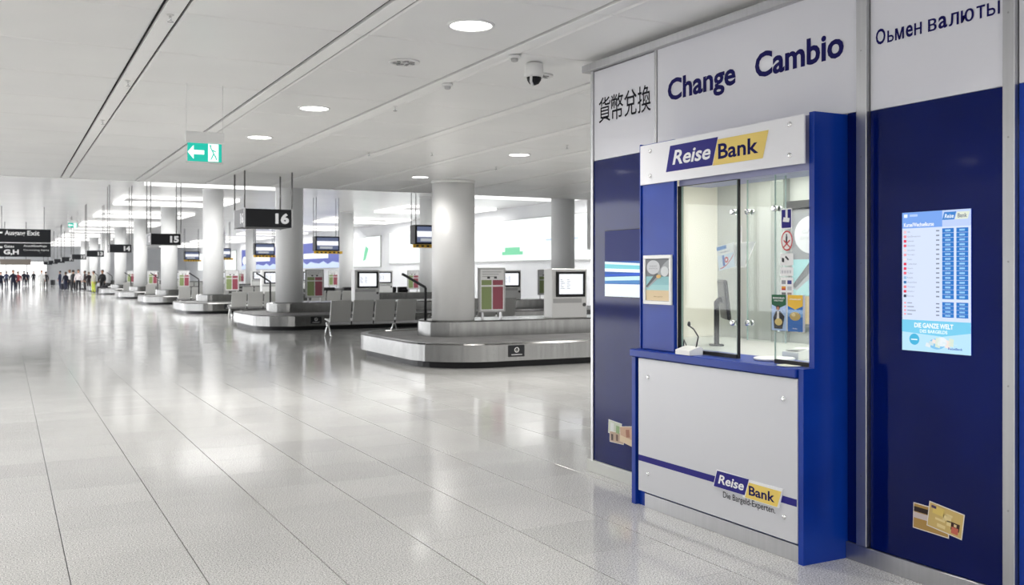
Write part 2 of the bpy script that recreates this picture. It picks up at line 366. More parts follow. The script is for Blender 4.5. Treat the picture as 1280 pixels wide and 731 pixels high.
def carousel():
    c = thing('baggage_carousel', '', 'carousel')
    q = MB(); loft(q, [(R(.12), 0), (R(.12), .125), (R(.3), .125)], 'black'); q.build('kick_base', c)
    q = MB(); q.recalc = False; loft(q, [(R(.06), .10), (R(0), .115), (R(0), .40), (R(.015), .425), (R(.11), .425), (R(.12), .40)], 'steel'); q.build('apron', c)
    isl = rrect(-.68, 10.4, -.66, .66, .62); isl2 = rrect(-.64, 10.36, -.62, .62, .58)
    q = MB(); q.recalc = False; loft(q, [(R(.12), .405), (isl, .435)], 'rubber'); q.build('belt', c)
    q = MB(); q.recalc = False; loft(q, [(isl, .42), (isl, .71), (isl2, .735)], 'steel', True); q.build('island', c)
    q = MB(); q.box(0, .31, -2.337, -2.318, .185, .385, 'sign_black', .003)
    pl = q.build('plaque', c); P = Print((0, -2.338, .185), (1, 0, 0), (0, 0, 1))
    for i in range(20):
        a0, a1 = 2 * PI * i / 20, 2 * PI * (i + 1) / 20
        P.poly([(.155 + .045 * math.cos(a0), .12 + .045 * math.sin(a0)), (.155 + .033 * math.cos(a0), .12 + .033 * math.sin(a0)), (.155 + .033 * math.cos(a1), .12 + .033 * math.sin(a1)), (.155 + .045 * math.cos(a1), .12 + .045 * math.sin(a1))][::-1], 'print_white')
    P.poly([(.14, .125), (.155, .105), (.17, .125), (.155, .118)], 'print_white'); P.rect(.05, .03, .26, .045, 'light_grey'); P.build('emblem', pl)
    q = MB(); q.tube([(-.58, 0, .73), (-.58, 0, 1.34), (-.585, .01, 1.36), (-.86, .35, 1.585), (-.9, .4, 1.61)], .026, 'black'); q.build('guide_pole', c)
    return c
proto = carousel()
for k in range(9):
    c = proto if k == 0 else copy_tree(proto)
    c.location = (CX, CYL + BAY * k, 0); c['label'] = 'stainless steel baggage carousel under sign %d, %s from the booth' % (16 - k, nth(k)); c['group'] = 'baggage carousels'

# kiosks and notice boards standing on the carousel islands
def kiosk():
    c = thing('info_kiosk', '', 'kiosk')
    q = MB(); q.box(-.38, .43, -.24, .10, 0, .98, 'white_paint', .012); q.build('body', c)
    q = MB(); q.box(-.30, .38, -.268, -.241, .42, .93, 'black', .01); s = q.build('monitor', c)
    P = Print((-.26, -.269, .455), (1, 0, 0), (0, 0, 1)); P.rect(.025, .02, .575, .42, 'screen_white')
    for i in range(6): P.rect(.05, .3 - i * .035, .05 + .05 + .03 * (i % 3), .315 - i * .035, 'screen_grey', 2); P.rect(.2, .3 - i * .035, .26 + .02 * (i % 2), .315 - i * .035, 'screen_grey', 2)
    P.build('display', s)
    q = MB(); q.lathe([(.035, -.262), (.035, -.241)], 'dark_grey', 16, (.36, 0, .26), axis='y'); q.build('lock', c)
    q = MB(); q.box(-.36, .30, -.246, -.2405, .30, .385, 'light_grey'); q.build('label_strip', c)
    return c
def board():
    c = thing('notice_board', '', 'notice board')
    q = MB()
    for x in (-.2, .2): q.box(x - .02, x + .02, -.015, .015, 0, .14, 'alu')
    q.build('stand', c)
    q = MB(); q.box(-.29, .29, -.03, .03, .13, 1.0, 'light_grey', .006); fr_ = q.build('frame', c)
    P = Print((-.29, -.031, .13), (1, 0, 0), (0, 0, 1))
    P.rect(.035, .035, .545, .835, 'print_white'); P.rect(.055, .06, .275, .50, 'board_green', 2); P.rect(.30, .06, .525, .50, 'board_red', 2)
    P.rect(.055, .53, .275, .63, 'board_green', 2); P.rect(.30, .53, .525, .63, 'board_red', 2)
    for i in range(3): P.rect(.07, .78 - i * .045, .07 + .42 - .06 * i, .795 - i * .045, 'light_grey', 2)
    P.rect(.18, .655, .24, .70, 'dark_grey', 2); P.rect(.33, .655, .39, .70, 'dark_grey', 2); P.build('printed_sheet', fr_)
    return c
kp, bp = kiosk(), board(); kf = bf = True
for k in range(6):
    for side, dx in (('column', 2.27), ('billboard wall', 7.3)):
        if k == 0 and dx > 3: continue
        c = kp if kf else copy_tree(kp); kf = False; c.location = (CX + dx, CYL + BAY * k - .32, .736)
        c['label'] = 'white info kiosk on the %s carousel from the booth, nearer the %s' % (nth(k), side); c['group'] = 'info kiosks on the carousels'
    for side, dx in (('column', 0.72), ('billboard wall', 8.85)):
        if k == 0 and dx > 3: continue
        c = bp if bf else copy_tree(bp); bf = False; c.location = (CX + dx, CYL + BAY * k - .22, .736)
        c['label'] = 'green and red notice board on the %s carousel, nearer the %s' % (nth(k), side); c['group'] = 'notice boards on the carousels'
# dark bags waiting on the carousel under sign 14
for k, (x, w) in enumerate(((12.75, .5), (13.6, .38), (15.65, .5), (16.25, .46))):
    c = thing('suitcase', 'black suitcase lying on carousel 14, %s from the column' % nth(k), 'suitcase', (x, CYL + 2 * BAY + .32, .736), 0, 'black suitcases on carousel 14')
    q = MB(); q.box(-w / 2, w / 2, -.15, .15, 0.0, .24, 'black', .03); q.build('shell', c)
    q = MB(); q.tube([(-.08, -.152, .12), (-.08, -.18, .12), (.08, -.18, .12), (.08, -.152, .12)], .008, 'dark_grey', 6); q.build('handle', c)

# ------------------------------------------------------------------ hanging number signs
def number_sign(num, k, h_ceil):
    y = 16.95 + BAY * k; w = .85
    c = thing('number_sign', 'black hanging box sign with white number %d, %s from the booth' % (num, nth(k)), 'sign', (3.66, y, 2.42), 0, 'hanging carousel number signs')
    q = MB(); q.box(0.03, w - .03, .03, w - .03, 0.02, .325, 'dark_grey'); q.build('box', c)
    for (o, ex, nm) in (((0, 0, 0), (1, 0, 0), 0), ((0, w, 0), (0, -1, 0), 1), ((w, w, 0), (-1, 0, 0), 2), ((w, 0, 0), (0, 1, 0), 3)):
        q = MB(); ax = Vector(ex); up = Vector((0, 0, 1)); nn = ax.cross(up); p0 = Vector(o)
        def P3(x, z, d): return p0 + ax * x + up * z - nn * d
        a = [P3(.025, .015, 0), P3(w - .025, .015, 0), P3(w - .025, .33, 0), P3(.025, .33, 0)]; e = [v - nn * .028 for v in a]
        q.mesh(a + e, [(0, 1, 2, 3), (7, 6, 5, 4), (0, 4, 5, 1), (1, 5, 6, 2), (2, 6, 7, 3), (3, 7, 4, 0)], 'sign_black'); f = q.build('face', c)
        if k < 6 and nm < 2:
            P = Print(p0, ax, up, .001); P.text(str(num), .54 if num > 9 else .62, .075, .24 if num > 9 else .13, .19, 'number_white', bold=.05); P.build('number', f)
    q = MB()
    for x in (0.012, w - .012):
        for yy in (0.012, w - .012): q.box(x - .012, x + .012, yy - .012, yy + .012, 0, .345, 'alu')
    q.build('corner_trim', c)
    for x in (0.012, w - .012):
        for yy in (0.012, w - .012):
            q = MB(); q.tube([(x, yy, .345), (x, yy, h_ceil - 2.42 - .002)], .014, 'pole', 8); q.build('pole', c)
for k in range(9): number_sign(16 - k, k, ZC if k == 0 else ZH)

# ------------------------------------------------------------------ hanging television monitors
for k in range(5):
    y = 31.4 + BAY * k
    c = thing('hanging_monitor', 'black hanging television with yellow strip, %s along the carousel aisle' % nth(k), 'monitor', (12.65, y, 2.5), 0, 'hanging televisions')
    q = MB(); q.box(0, 1.15, 0, .5, .13, .8, 'black', .02); s = q.build('housing', c)
    P = Print((0, -.001, .13), (1, 0, 0), (0, 0, 1), .002); P.rect(.07, .06, 1.08, .61, 'screen_dim'); P.rect(.07, .25, 1.08, .45, 'screen_white', 2); P.rect(.2, .1, .8, .2, 'screen_grey', 2); P.build('screen', s)
    q = MB(); q.box(-.05, 1.3, .05, .12, 0, .12, 'yellow_strip', .005); s2 = q.build('sign_strip', c)
    P = Print((-.05, .049, 0), (1, 0, 0), (0, 0, 1), .002)
    for i in range(6): P.rect(.1 + i * .2, .03, .2 + i * .2, .09, 'sign_black')
    P.build('pictogram', s2)
    for x in (.04, 1.11):
        for yy in (.04, .46): q = MB(); q.tube([(x, yy, .8), (x, yy, ZH - 2.5 - .002)], .016, 'pole', 8); q.build('pole', c)

# ------------------------------------------------------------------ bench rows
def bench():
    c = thing('bench', '', 'bench')
    q = MB(); q.box(0, 2.5, -.03, .03, .30, .36, 'alu'); q.build('beam', c)
    sm = MB(); sm.prism([(-.19, .92), (-.165, .93), (-.02, .40), (.40, .44), (.42, .42), (-.03, .36), (-.06, .38)], -.27, .27, 'seat_grey', 'x')
    for i in range(4): sm.build('seat', c, (.35 + .6 * i, 0, 0))
    for x in (.05, 1.85):
        q = MB(); q.tube([(x, -.30, .012), (x, -.26, .03), (x, -.03, .33)], .02, 'chrome'); q.tube([(x, .30, .012), (x, .26, .03), (x, .03, .33)], .02, 'chrome'); q.build('leg', c)
    for i in range(3): MB().box(.63 + .6 * i, .67 + .6 * i, -.06, .06, .29, .38, 'chrome').build('clamp', c)
    return c
bn = bench(); ff = True
for k in range(5):
    for e, dx in (('column', 7.3), ('wall', 10.3)):
        c = bn if ff else copy_tree(bn); ff = False; c.location = (dx, 24.2 + BAY * k, 0)
        c['label'] = 'grey metal seat bench beyond the %s carousel, at the %s end' % (nth(k), e); c['group'] = 'seat benches between the carousels'

# ------------------------------------------------------------------ billboards on the right wall
def wall_print(name, label, y_left, y_right, z0, z1, draw, back):
    c = thing(name, label, 'billboard', (24, (y_left + y_right) / 2, z0))
    w = y_left - y_right; h = z1 - z0
    q = MB(); q.box(-.1, -.001, -w / 2, w / 2, 0, h, 'light_grey', .01); f = q.build('light_box', c)
    P = Print((-.101, w / 2, 0), (0, -1, 0), (0, 0, 1), .004); P.rect(.06, .06, w - .06, h - .06, back); draw(P, w, h); P.build('poster_face', f)
def dA(P, w, h):
    P.rect(w * .52, h * .2, w * .57, h * .34, 'bill_green', 2); P.rect(w * .51, h * .16, w * .58, h * .24, 'bill_green', 3); P.rect(w * .80, h * .22, w * .815, h * .42, 'bill_green', 2)
    P.poly([(w * .36, h * .1), (w * .375, h * .1), (w * .38, h * .2), (w * .355, h * .18)], 'mid_grey', 2); P.rect(w * .65, h * .45, w * .74, h * .49, 'bill_pale', 2)
def dB(P, w, h):
    P.poly([(w * .4, h * .2), (w * .5, h * .25), (w * .6, h * .6), (w * .5, h * .7), (w * .45, h * .5)], 'bill_green', 2)
def dC(P, w, h):
    n = 14; top = [(.06 + (w - .12) * i / n, h * (.16 + .12 * math.sin(i * 1.9) ** 2)) for i in range(n + 1)]
    for i in range(n): P.poly([(top[i][0], .06), (top[i + 1][0], .06), top[i + 1], top[i]], 'bill_pale', 2)
    P.rect(w * .30, h * .38, w * .72, h * .58, 'bill_white', 2); P.disc(w * .08, h * .45, w * .05, h * .2, 'bill_white', 2); P.disc(w * .92, h * .75, w * .05, h * .16, 'bill_white', 2)
wall_print('billboard', 'huge glowing white billboard with small green print behind the near column', 64.2, 30.0, 2.2, 4.45, dA, 'bill_white')
wall_print('billboard', 'narrow white billboard with a green figure left of the near column', 72.3, 66.0, 2.0, 4.3, dB, 'bill_white')
wall_print('billboard', 'blue billboard with pale mountains and white lettering', 91.5, 73.6, 1.95, 4.25, dC, 'bill_blue')
wall_print('billboard', 'second blue mountain billboard, further along the wall', 112.0, 93.5, 1.9, 4.2, dC, 'bill_blue')
wall_print('billboard', 'white billboard far along the wall beyond the blue ones', 140.0, 115.0, 1.8, 4.2, dB, 'bill_white')

# white cabinet block high up right of the far column
c = thing('service_cabinet', 'white hanging cabinet block right of the second column near the booth', 'cabinet', (18.3, 28.6, 2.45))
MB().box(0, 1.3, 0, .6, 0, 2.64, 'white_paint', .01).build('body', c); MB().box(.1, .24, -.14, -.001, -.12, .02, 'black', .01).build('camera_unit', c)

# ------------------------------------------------------------------ ceiling fittings on the low ceiling
def downlight(x, y, label, r=.15, w=W_DOWN):
    c = thing('downlight', label, 'ceiling light', (x, y, ZC), 0, 'round ceiling downlights')
    q = MB(); q.lathe([(r + .022, -.001), (r + .02, -.012), (r, -.012), (r, -.001)], 'white_plastic', 32, cap=False); q.build('trim_ring', c)
    q = MB(); q.lathe([(r - .002, -.006), (r - .002, -.001)], 'down_glow', 32); q.build('lens', c)
    l = bpy.data.lights.new('downlight_beam', 'SPOT'); l.energy = w; l.spot_size = math.radians(140); l.spot_blend = .8; l.shadow_soft_size = .12; l.color = (1, .97, .93)
    o = bpy.data.objects.new('downlight_beam', l); C.objects.link(o); o.parent = c; o.location = (0, 0, -.03)
downlight(2.94, 6.24, 'large round lit downlight nearest the booth cornice'); downlight(2.94, 10.18, 'round lit downlight, second in the row toward the exit sign', w=220)
downlight(2.94, 12.69, 'small-looking round lit downlight right of the green exit sign', w=330); downlight(6.82, 12.78, 'round lit downlight left of the booth corner', w=420)
for i, x in enumerate((10.72, 14.62)):
    for j, y in enumerate((12.78, 16.64)): downlight(x, y, 'unseen round downlight added behind the booth to light the kiosks, %s in the %s row' % (nth(j), nth(i)), w=260)  # hidden lamps added to brighten the carousel kiosks
downlight(6.8, 16.64, 'round lit downlight beside the near column', w=60); downlight(2.94, 2.3, 'round downlight above the viewer'); downlight(-.96, 6.24, 'round downlight left of the view')
for i, x in enumerate((-.96, -4.86)):
    for j, y in enumerate((-1.64, 2.3, 10.18, 14.1)): downlight(x, y, 'round downlight outside the view, %s in the %s row to the left' % (nth(j), nth(i)))
downlight(-4.86, 6.24, 'round downlight outside the view, beside the far left row'); downlight(2.94, -1.64, 'round downlight above and behind the viewer'); downlight(-.96, 18.0, 'round downlight at the step of the ceiling on the left')
def grille(x, y, label, r=.13):
    c = thing('ceiling_speaker', label, 'speaker', (x, y, ZC), 0, 'round ceiling speakers')
    q = MB(); q.lathe([(r, -.001), (r, -.012), (r * .82, -.016), (r * .8, -.008)], 'white_plastic', 28); q.build('ring', c)
    for i in range(7):
        a = 2 * PI * i / 7; q = MB(); q.box(-.03, .03, -.012, .012, -.0175, -.0125, 'mid_grey'); o = q.build('slot', c, (.065 * math.cos(a), .065 * math.sin(a), 0)); o.rotation_euler = (0, 0, a + .6)
grille(2.96, 7.59, 'round ceiling speaker left of the smoke detector'); grille(4.23, 7.56, 'round ceiling speaker behind the dome camera')
c = thing('dome_camera', 'white dome security camera with black lens on the ceiling', 'camera', (3.94, 7.12, ZC))
MB().lathe([(.045, -.001), (.075, -.012), (.08, -.10), (.07, -.125)], 'white_plastic', 28).build('housing', c)
MB().lathe([(.062, -.126), (.058, -.15), (.04, -.178), (.012, -.19)], 'black', 24).build('lens_dome', c)
MB().tube([(-.05, -.04, -.12), (-.055, -.045, -.17), (-.03, -.03, -.205)], .012, 'white_plastic').build('bracket', c)
def detector(x, y, label):
    c = thing('smoke_detector', label, 'detector', (x, y, ZC), 0, 'ceiling smoke detectors')
    MB().lathe([(.05, -.006), (.052, -.02), (.045, -.03)], 'white_plastic', 24).build('base', c); MB().lathe([(.03, -.031), (.028, -.05), (.02, -.055)], 'light_grey', 20).build('sensor', c)
detector(3.66, 8.28, 'white smoke detector on the strip between the two ceiling speakers'); detector(3.66, 6.94, 'white smoke detector on the strip beside the dome camera')
def sprinkler(x, y, label):
    c = thing('sprinkler', label, 'sprinkler', (x, y, ZC), 0, 'ceiling sprinklers')
    MB().lathe([(.025, -.006), (.022, -.012)], 'white_plastic', 16).build('rose', c); q = MB(); q.lathe([(.008, -.013), (.008, -.05)], 'chrome', 10); q.lathe([(.022, -.052), (.022, -.056)], 'chrome', 14); q.build('head', c)
sprinkler(1.0, 6.93, 'small sprinkler head nearest the top left strip'); sprinkler(1.0, 9.5, 'small sprinkler head on the left strip, second from the camera')
sprinkler(1.0, 12.1, 'small sprinkler head on the left strip, third from the camera'); sprinkler(3.66, 9.65, 'small sprinkler head on the strip beyond the smoke detectors')
sprinkler(4.73, 13.55, 'small sprinkler head in a panel left of the near column'); sprinkler(5.55, 13.12, 'small sprinkler head in a panel above the near column'); sprinkler(6.89, 11.51, 'small sprinkler head in a panel near the booth corner'); sprinkler(7.25, 14.41, 'small sprinkler head in a panel right of the near column')

# green exit sign
def exit_sign(x, y, zc, label, z0=2.67):
    c = thing('exit_sign', label, 'sign', (x, y, z0), 0, 'green exit signs')
    MB().box(-.175, .175, -.03, .03, .185, .29, 'white_plastic', .005).build('housing', c)
    q = MB(); q.box(-.155, .155, -.008, .008, .015, .186, 'exit_green', .001); f = q.build('light_panel', c); MB().box(-.17, .17, -.006, .006, -.002, .0145, 'acrylic').build('lower_edge', c)
    P = Print((-.155, -.009, .015), (1, 0, 0), (0, 0, 1), .001)
    P.poly([(.0, .085), (.055, .15), (.055, .105), (.15, .105), (.15, .065), (.055, .065), (.055, .02)][::-1], 'exit_white'); P.rect(.185, .004, .28, .167, 'exit_white')
    for a, bb in (((.205, .14), (.25, .05)), ((.21, .02), (.235, .075)), ((.225, .11), (.255, .095)), ((.25, .06), (.262, .02))):
        d = Vector((bb[0] - a[0], bb[1] - a[1])).normalized() * .005; P.poly([(a[0] - d.y, a[1] + d.x), (bb[0] - d.y, bb[1] + d.x), (bb[0] + d.y, bb[1] - d.x), (a[0] + d.y, a[1] - d.x)][::-1], 'exit_green', 2)
    P.disc(.207, .15, .009, .009, 'exit_green', 2, 12); P.build('running_figure', f)
    for xx in (-.165, .165): MB().tube([(xx, 0, .29), (xx, 0, zc - z0 - .002)], .003, 'white_plastic', 6).build('wire', c)
    return c
exit_sign(1.66, 9.38, ZC, 'green exit sign with white arrow hanging left of the downlights')
e2 = exit_sign(2.9, 66.0, ZH, 'tiny distant green exit sign above the crowd', 2.0); e2.scale = (1.5, 1.5, 1.5); e2.location = (3.4, 60, 4.15)
for ch in e2.children:
    if ch.name.startswith('wire'): ch.scale = (1, 1, (ZH - 4.15) / 1.5 / 3.1)

# hanging exit direction board
c = thing('direction_sign', 'double black direction board reading Ausgang Exit over the distant crowd', 'sign', (-0.45, 57, 2.45), 0)
for z0, z1, nm in ((0, .72, 'lower_board'), (.76, 1.46, 'upper_board')):
    q = MB(); q.box(0, 2.62, 0, .12, z0, z1, 'sign_black', .01); f = q.build(nm, c)
    P = Print((0, -.001, z0), (1, 0, 0), (0, 0, 1), .004)
    P.poly([(.05, .5), (.16, .6), (.16, .54), (.34, .54), (.34, .46), (.16, .46), (.16, .4)][::-1], 'print_white')
    P.build('arrow', f)
    def word(t_, *a, **kw): P = Print((0, -.001, z0), (1, 0, 0), (0, 0, 1), .004); P.text(t_, *a, **kw); P.build('lettering', f)
    if z0: word('Ausgang', .45, .30, .95, .32, 'print_white', bold=.02); word('Exit', 1.5, .37, .58, .25, 'print_white', bold=.02)
    else:
        word('Gates', .42, .48, .46, .14, 'print_white', bold=.01); word('G,H', .4, .08, .7, .3, 'print_white', bold=.04)
        word('Anschlussflüge', 1.32, .5, 1.1, .13, 'print_white', bold=.01); word('Connecting flights', 1.32, .3, 1.2, .11, 'print_white')
for x in (.3, 2.3): MB().tube([(x, .06, 1.46), (x, .06, ZH - 2.452)], .02, 'pole', 8).build('pole', c)
c = thing('direction_sign', 'small grey-brown hanging board under the Ausgang Exit sign', 'sign', (-.3, 75, 2.15), 0); q = MB(); q.box(0, 1.9, 0, .1, 0, .38, flat(120, 112, 105), .01); q.build('board', c)
for x in (.3, 1.6): MB().tube([(x, .05, .38), (x, .05, ZH - 2.152)], .02, 'pole', 8).build('pole', c)

# ------------------------------------------------------------------ currency exchange booth
BX = 4.31; EXB = (0, -1, 0); UP = (0, 0, 1)
booth = thing('exchange_booth', 'blue and white currency exchange booth with lettered panels', 'booth', (BX, 5.0, 0))
OFF = (-BX, -5.0, 0)
def bp_(q, name): return q.build(name, booth, OFF)
def side_print(x, y_left, z0): return Print((x, y_left, z0), EXB, UP)
# upper white panels with lettering
def wpanel(y1, y0, z0, z1, m='booth_white', name='white_panel', x=BX): return bp_(MB().box(x, x + .03, y0, y1, z0, z1, m, .002), name)
p = wpanel(6.765, 5.925, 2.567, 3.30)
for i, ch in enumerate('貨幣兌換'): P = side_print(BX - .001, 6.69 - .183 * i, 2.865); P.text(ch, 0, 0, .17, .205, 'letter_black', bold=.004); P.build('lettering', p)
p = wpanel(5.89, 3.965, 2.567, 3.34)
P = side_print(BX - .001, 5.76, 2.85)
P.text('Change', 0, .002, .745, .208, 'letter_navy', bold=.028); P.build('lettering', p); P = side_print(BX - .001, 5.76, 2.85); P.text('Cambio', .932, .05, .75, .165, 'letter_navy', bold=.028); P.build('lettering', p)
p = wpanel(3.885, 3.055, 2.556, 3.34)
def cyr(P, word, x, w, cap, m):
    """lay out Cyrillic letter by letter; soft sign, en and yery are drawn as strokes"""
    rel = {'О': 1.25, 'ь': .82, 'м': 1.12, 'е': .86, 'н': .9, 'в': .84, 'а': .84, 'л': .92, 'ю': 1.18, 'т': .76, 'ы': 1.12}; tot = sum(rel[c] for c in word); xh = cap * .74; t_ = cap * .135
    def soft(x0, w_):
        P.rect(x0, 0, x0 + t_, xh, m, 2); h_ = xh * .58; r_ = h_ / 2; n = 10
        o_ = [(x0 + t_, h_)] + [(x0 + w_ - r_ + r_ * math.sin(PI * i / n), r_ + r_ * math.cos(PI * i / n)) for i in range(n + 1)] + [(x0 + t_, 0)]
        q_ = r_ - t_ * .85; i_ = [(x0 + t_, h_ - t_ * .85)] + [(x0 + w_ - r_ + q_ * math.sin(PI * i / n), r_ + q_ * math.cos(PI * i / n)) for i in range(n + 1)] + [(x0 + t_, t_ * .85)]
        for a in range(len(o_) - 1): P.poly([o_[a], i_[a], i_[a + 1], o_[a + 1]], m, 2)
    for c in word:
        full = w * rel[c] / tot; lw = full * .84
        if c == 'ь': soft(x, lw)
        elif c == 'ы': soft(x, lw * .66); P.rect(x + lw - t_, 0, x + lw, xh, m, 2)
        elif c == 'н': P.rect(x, 0, x + t_, xh, m, 2); P.rect(x + lw - t_, 0, x + lw, xh, m, 2); P.rect(x + t_, xh * .43, x + lw - t_, xh * .43 + t_ * .85, m, 2)
        elif c == 'т': P.rect(x, xh - t_ * .85, x + lw, xh, m, 2); P.rect(x + lw / 2 - t_ / 2, 0, x + lw / 2 + t_ / 2, xh - t_ * .85, m, 2)
        else:
            g_ = {'О': 'O', 'е': 'e', 'а': 'a'}.get(c, c)
            if g_ in 'Oea': P.text(g_, x, 0, lw, cap if g_ == 'O' else xh, m, 2, bold=.02)
            else:
                for d_ in range(3): P.text(g_, x + .002 * d_, 0, lw - .004, xh, m, 2 + d_ * .2)
        x += full
for w_, x_, l_ in (('Оьмен', 0, .315), ('валюты', .345, .43)):
    P = side_print(BX - .001, 3.845 - x_, 2.914); cyr(P, w_, 0, l_, .088, 'letter_navy'); P.build('lettering', p)
wpanel(2.985, 0.6, 2.556, 3.34)
# blue panels
wpanel(6.765, 5.745, .10, 2.565, 'navy_glass', 'blue_panel'); wpanel(4.052, 3.965, .10, 2.565, 'navy_glass', 'blue_panel')
wpanel(3.885, 3.055, .10, 2.554, 'navy_glass', 'blue_panel'); wpanel(2.985, 0.6, .10, 2.554, 'blue_frame', 'blue_panel')
# metal profiles
for (y0, y1, z0, x0) in ((6.766, 6.80, .09, BX - .012), (5.892, 5.922, 2.57, BX - .008), (3.888, 3.962, .105, BX - .03), (2.988, 3.052, .0, BX - .03)):
    q = MB(); q.box(x0, BX + .03, y0, y1, z0, 3.32, 'alu', .003); pr = bp_(q, 'metal_profile')
    if y1 < 5:
        for zz in (.5, 1.1, 1.7, 2.3, 2.9): MB().lathe([(.005, x0 - .001), (.005, x0 + .002)], 'mid_grey', 10, (0, (y0 + y1) / 2, zz), axis='x').build('screw', pr)
bp_(MB().box(BX - .055, BX + .06, .6, 6.87, 3.305, 3.365, 'alu', .004), 'cornice')
bp_(MB().box(BX - .02, BX + .03, 5.745, 6.845, 0, .098, mat('plinth_pale', (.62, .63, .6), .35), .003), 'plinth'); bp_(MB().box(BX - .012, BX + .03, .6, 4.055, 0, .098, 'alu', .003), 'plinth')
# end wall and shell behind the panels
bp_(MB().box(BX + .031, 6.6, 6.74, 6.80, 0, 3.36, 'booth_white'), 'end_wall')
# interior
bp_(MB().box(5.5, 5.56, 1.5, 6.70, 0, 2.45, 'inner_grey'), 'inner_back_wall'); bp_(MB().box(BX + .035, 5.5, 6.64, 6.70, 0, 2.45, 'cream'), 'inner_side_wall')
bp_(MB().box(BX + .035, 5.5, 1.5, 1.56, 0, 2.45, 'cream'), 'inner_side_wall'); bp_(MB().box(BX + .035, 5.56, 1.5, 6.70, 2.42, 2.46, 'cream'), 'inner_ceiling')
lp = bp_(MB().box(4.6, 5.3, 2.6, 6.2, 2.395, 2.418, 'booth_glow'), 'inner_ceiling_light')
bp_(MB().box(4.37, 5.49, 2.0, 6.63, 1.04, 1.095, 'inner_grey', .004), 'inner_desk')
bp_(MB().box(4.345, 4.36, 4.11, 5.71, 0, 1.05, 'inner_grey'), 'inner_front')
bp_(MB().box(5.43, 5.499, 5.76, 5.90, 1.096, 2.419, mat('pillar_grey', srgb(150, 155, 150), .4)), 'inner_pillar')
# window surround: left pilaster, right fin, header box
bp_(MB().box(4.035, 4.065, 5.325, 5.699, 1.105, 2.555, 'blue_frame', .003), 'pilaster'); bp_(MB().box(4.025, BX + .02, 5.70, 5.715, 1.105, 2.56, 'blue_frame', .002), 'pilaster_edge')
bp_(MB().prism([(3.972, 0), (BX + .028, 0), (BX + .028, 2.56), (4.055, 2.56), (4.055, 1.104), (3.972, 1.104)], 4.055, 4.095, 'blue_frame', 'y'), 'fin')
bp_(MB().box(4.075, BX + .034, 4.10, 5.32, 2.235, 2.55, mat('header_grey', srgb(150, 152, 188), .4), .002), 'header_box')
# sign board with logo and standoff bolts
q = MB(); q.box(4.02, 4.032, 4.098, 5.70, 2.268, 2.548, 'board_white', .002); sb = bp_(q, 'sign_board')
P = side_print(4.0195, 5.394, 2.335); reise_logo(P, 0, 0, .99, .175, dip=0.02); P.build('logo', sb)
def bolts(par, x, pts):
    for (y, z) in pts: MB().lathe([(.006, x - .010), (.014, x - .008), (.016, x - .001), (.016, x + .004)], 'chrome', 14, (0, y, z), axis='x').build('bolt', par)
bolts(sb, 4.02, ((5.575, 2.50), (5.575, 2.325), (4.21, 2.503), (4.21, 2.325)))
# glass panes with clips
def pane(x, y0, y1, z0, z1):
    q = MB(); q.box(x, x + .01, y0, y1, z0, z1, 'glass_pane'); g_ = bp_(q, 'glass_pane')
    MB().box(x - .0006, x + .0106, y0 - .003, y0 - .0002, z0, z1, 'glass_edge').build('pane_edge', g_); MB().box(x - .0006, x + .0106, y1 + .0002, y1 + .003, z0, z1, 'glass_edge').build('pane_edge', g_)
    return g_
g1 = pane(4.085, 4.745, 5.305, 1.13, 2.232); g2 = pane(4.16, 4.40, 4.735, 1.22, 2.232); g3 = pane(4.085, 4.10, 4.405, 1.13, 2.232)
for gg, y0, y1, x in ((g1, 4.745, 5.305, 4.085), (g3, 4.10, 4.405, 4.085)): MB().box(x - .004, x + .014, y0, y1, 1.106, 1.1295, 'black').build('bottom_rail', gg)
bp_(MB().box(4.0655, 4.10, 5.306, 5.3248, 1.106, 2.234, 'black'), 'window_post'); bp_(MB().box(4.086, 4.10, 4.728, 4.7418, 1.106, 2.234, 'black'), 'window_post'); bp_(MB().box(4.075, 4.10, 4.745, 5.305, 2.2325, 2.2349, 'black'), 'window_rail')
for gg, y, z, x in ((g1, 4.765, 2.03, 4.085), (g2, 4.715, 2.03, 4.16), (g1, 4.765, 1.33, 4.085), (g2, 4.715, 1.33, 4.16), (g3, 4.392, 2.03, 4.085), (g2, 4.42, 1.31, 4.16)):
    MB().lathe([(.010, x - .03), (.017, x - .026), (.017, x - .001)], 'chrome', 16, (0, y, z), axis='x').lathe([(.017, x + .011), (.017, x + .03)], 'chrome', 16, (0, y, z), axis='x').build('clip', gg)

# ------------------------------------------------------------------ service counter
ct = thing('service_counter', 'blue framed service counter with light grey front panel and logo', 'counter', (3.99, 4.9, 0))
CO = (-3.99, -4.9, 0)
def cp_(q, name): return q.build(name, ct, CO)
cp_(MB().box(4.005, 4.34, 4.10, 5.69, .0, 1.048, 'blue_frame'), 'body'); cp_(MB().box(3.972, 4.338, 5.69, 5.738, 0, 1.048, 'blue_frame', .003), 'side_panel')
cp_(MB().box(3.955, 4.366, 4.10, 5.74, 1.05, 1.103, 'blue_frame', .006), 'counter_top')
cp_(MB().box(3.988, 4.004, 4.10, 5.60, 0, .098, 'alu', .002), 'base_plate')
q = MB(); q.box(3.968, 3.980, 4.099, 5.648, .112, 1.044, 'panel_grey', .002); fp = cp_(q, 'front_panel')
bolts(fp, 3.968, ((5.53, .92), (4.205, .922), (5.53, .245), (4.20, .245)))
P = side_print(3.9675, 5.647, 0); P.rect(0, .322, 1.546, .364, 'logo_blue'); P.build('stripe', fp)
lg = MB(); lg.prism([(4.825, .30), (4.535, .30), (4.50, .41), (4.79, .41)], 3.962, 3.9669, 'logo_white', 'x'); lg.prism([(4.548, .287), (4.238, .287), (4.205, .403), (4.513, .403)], 3.960, 3.9665, 'logo_white', 'x'); plate = lg.build('logo_plate', fp)
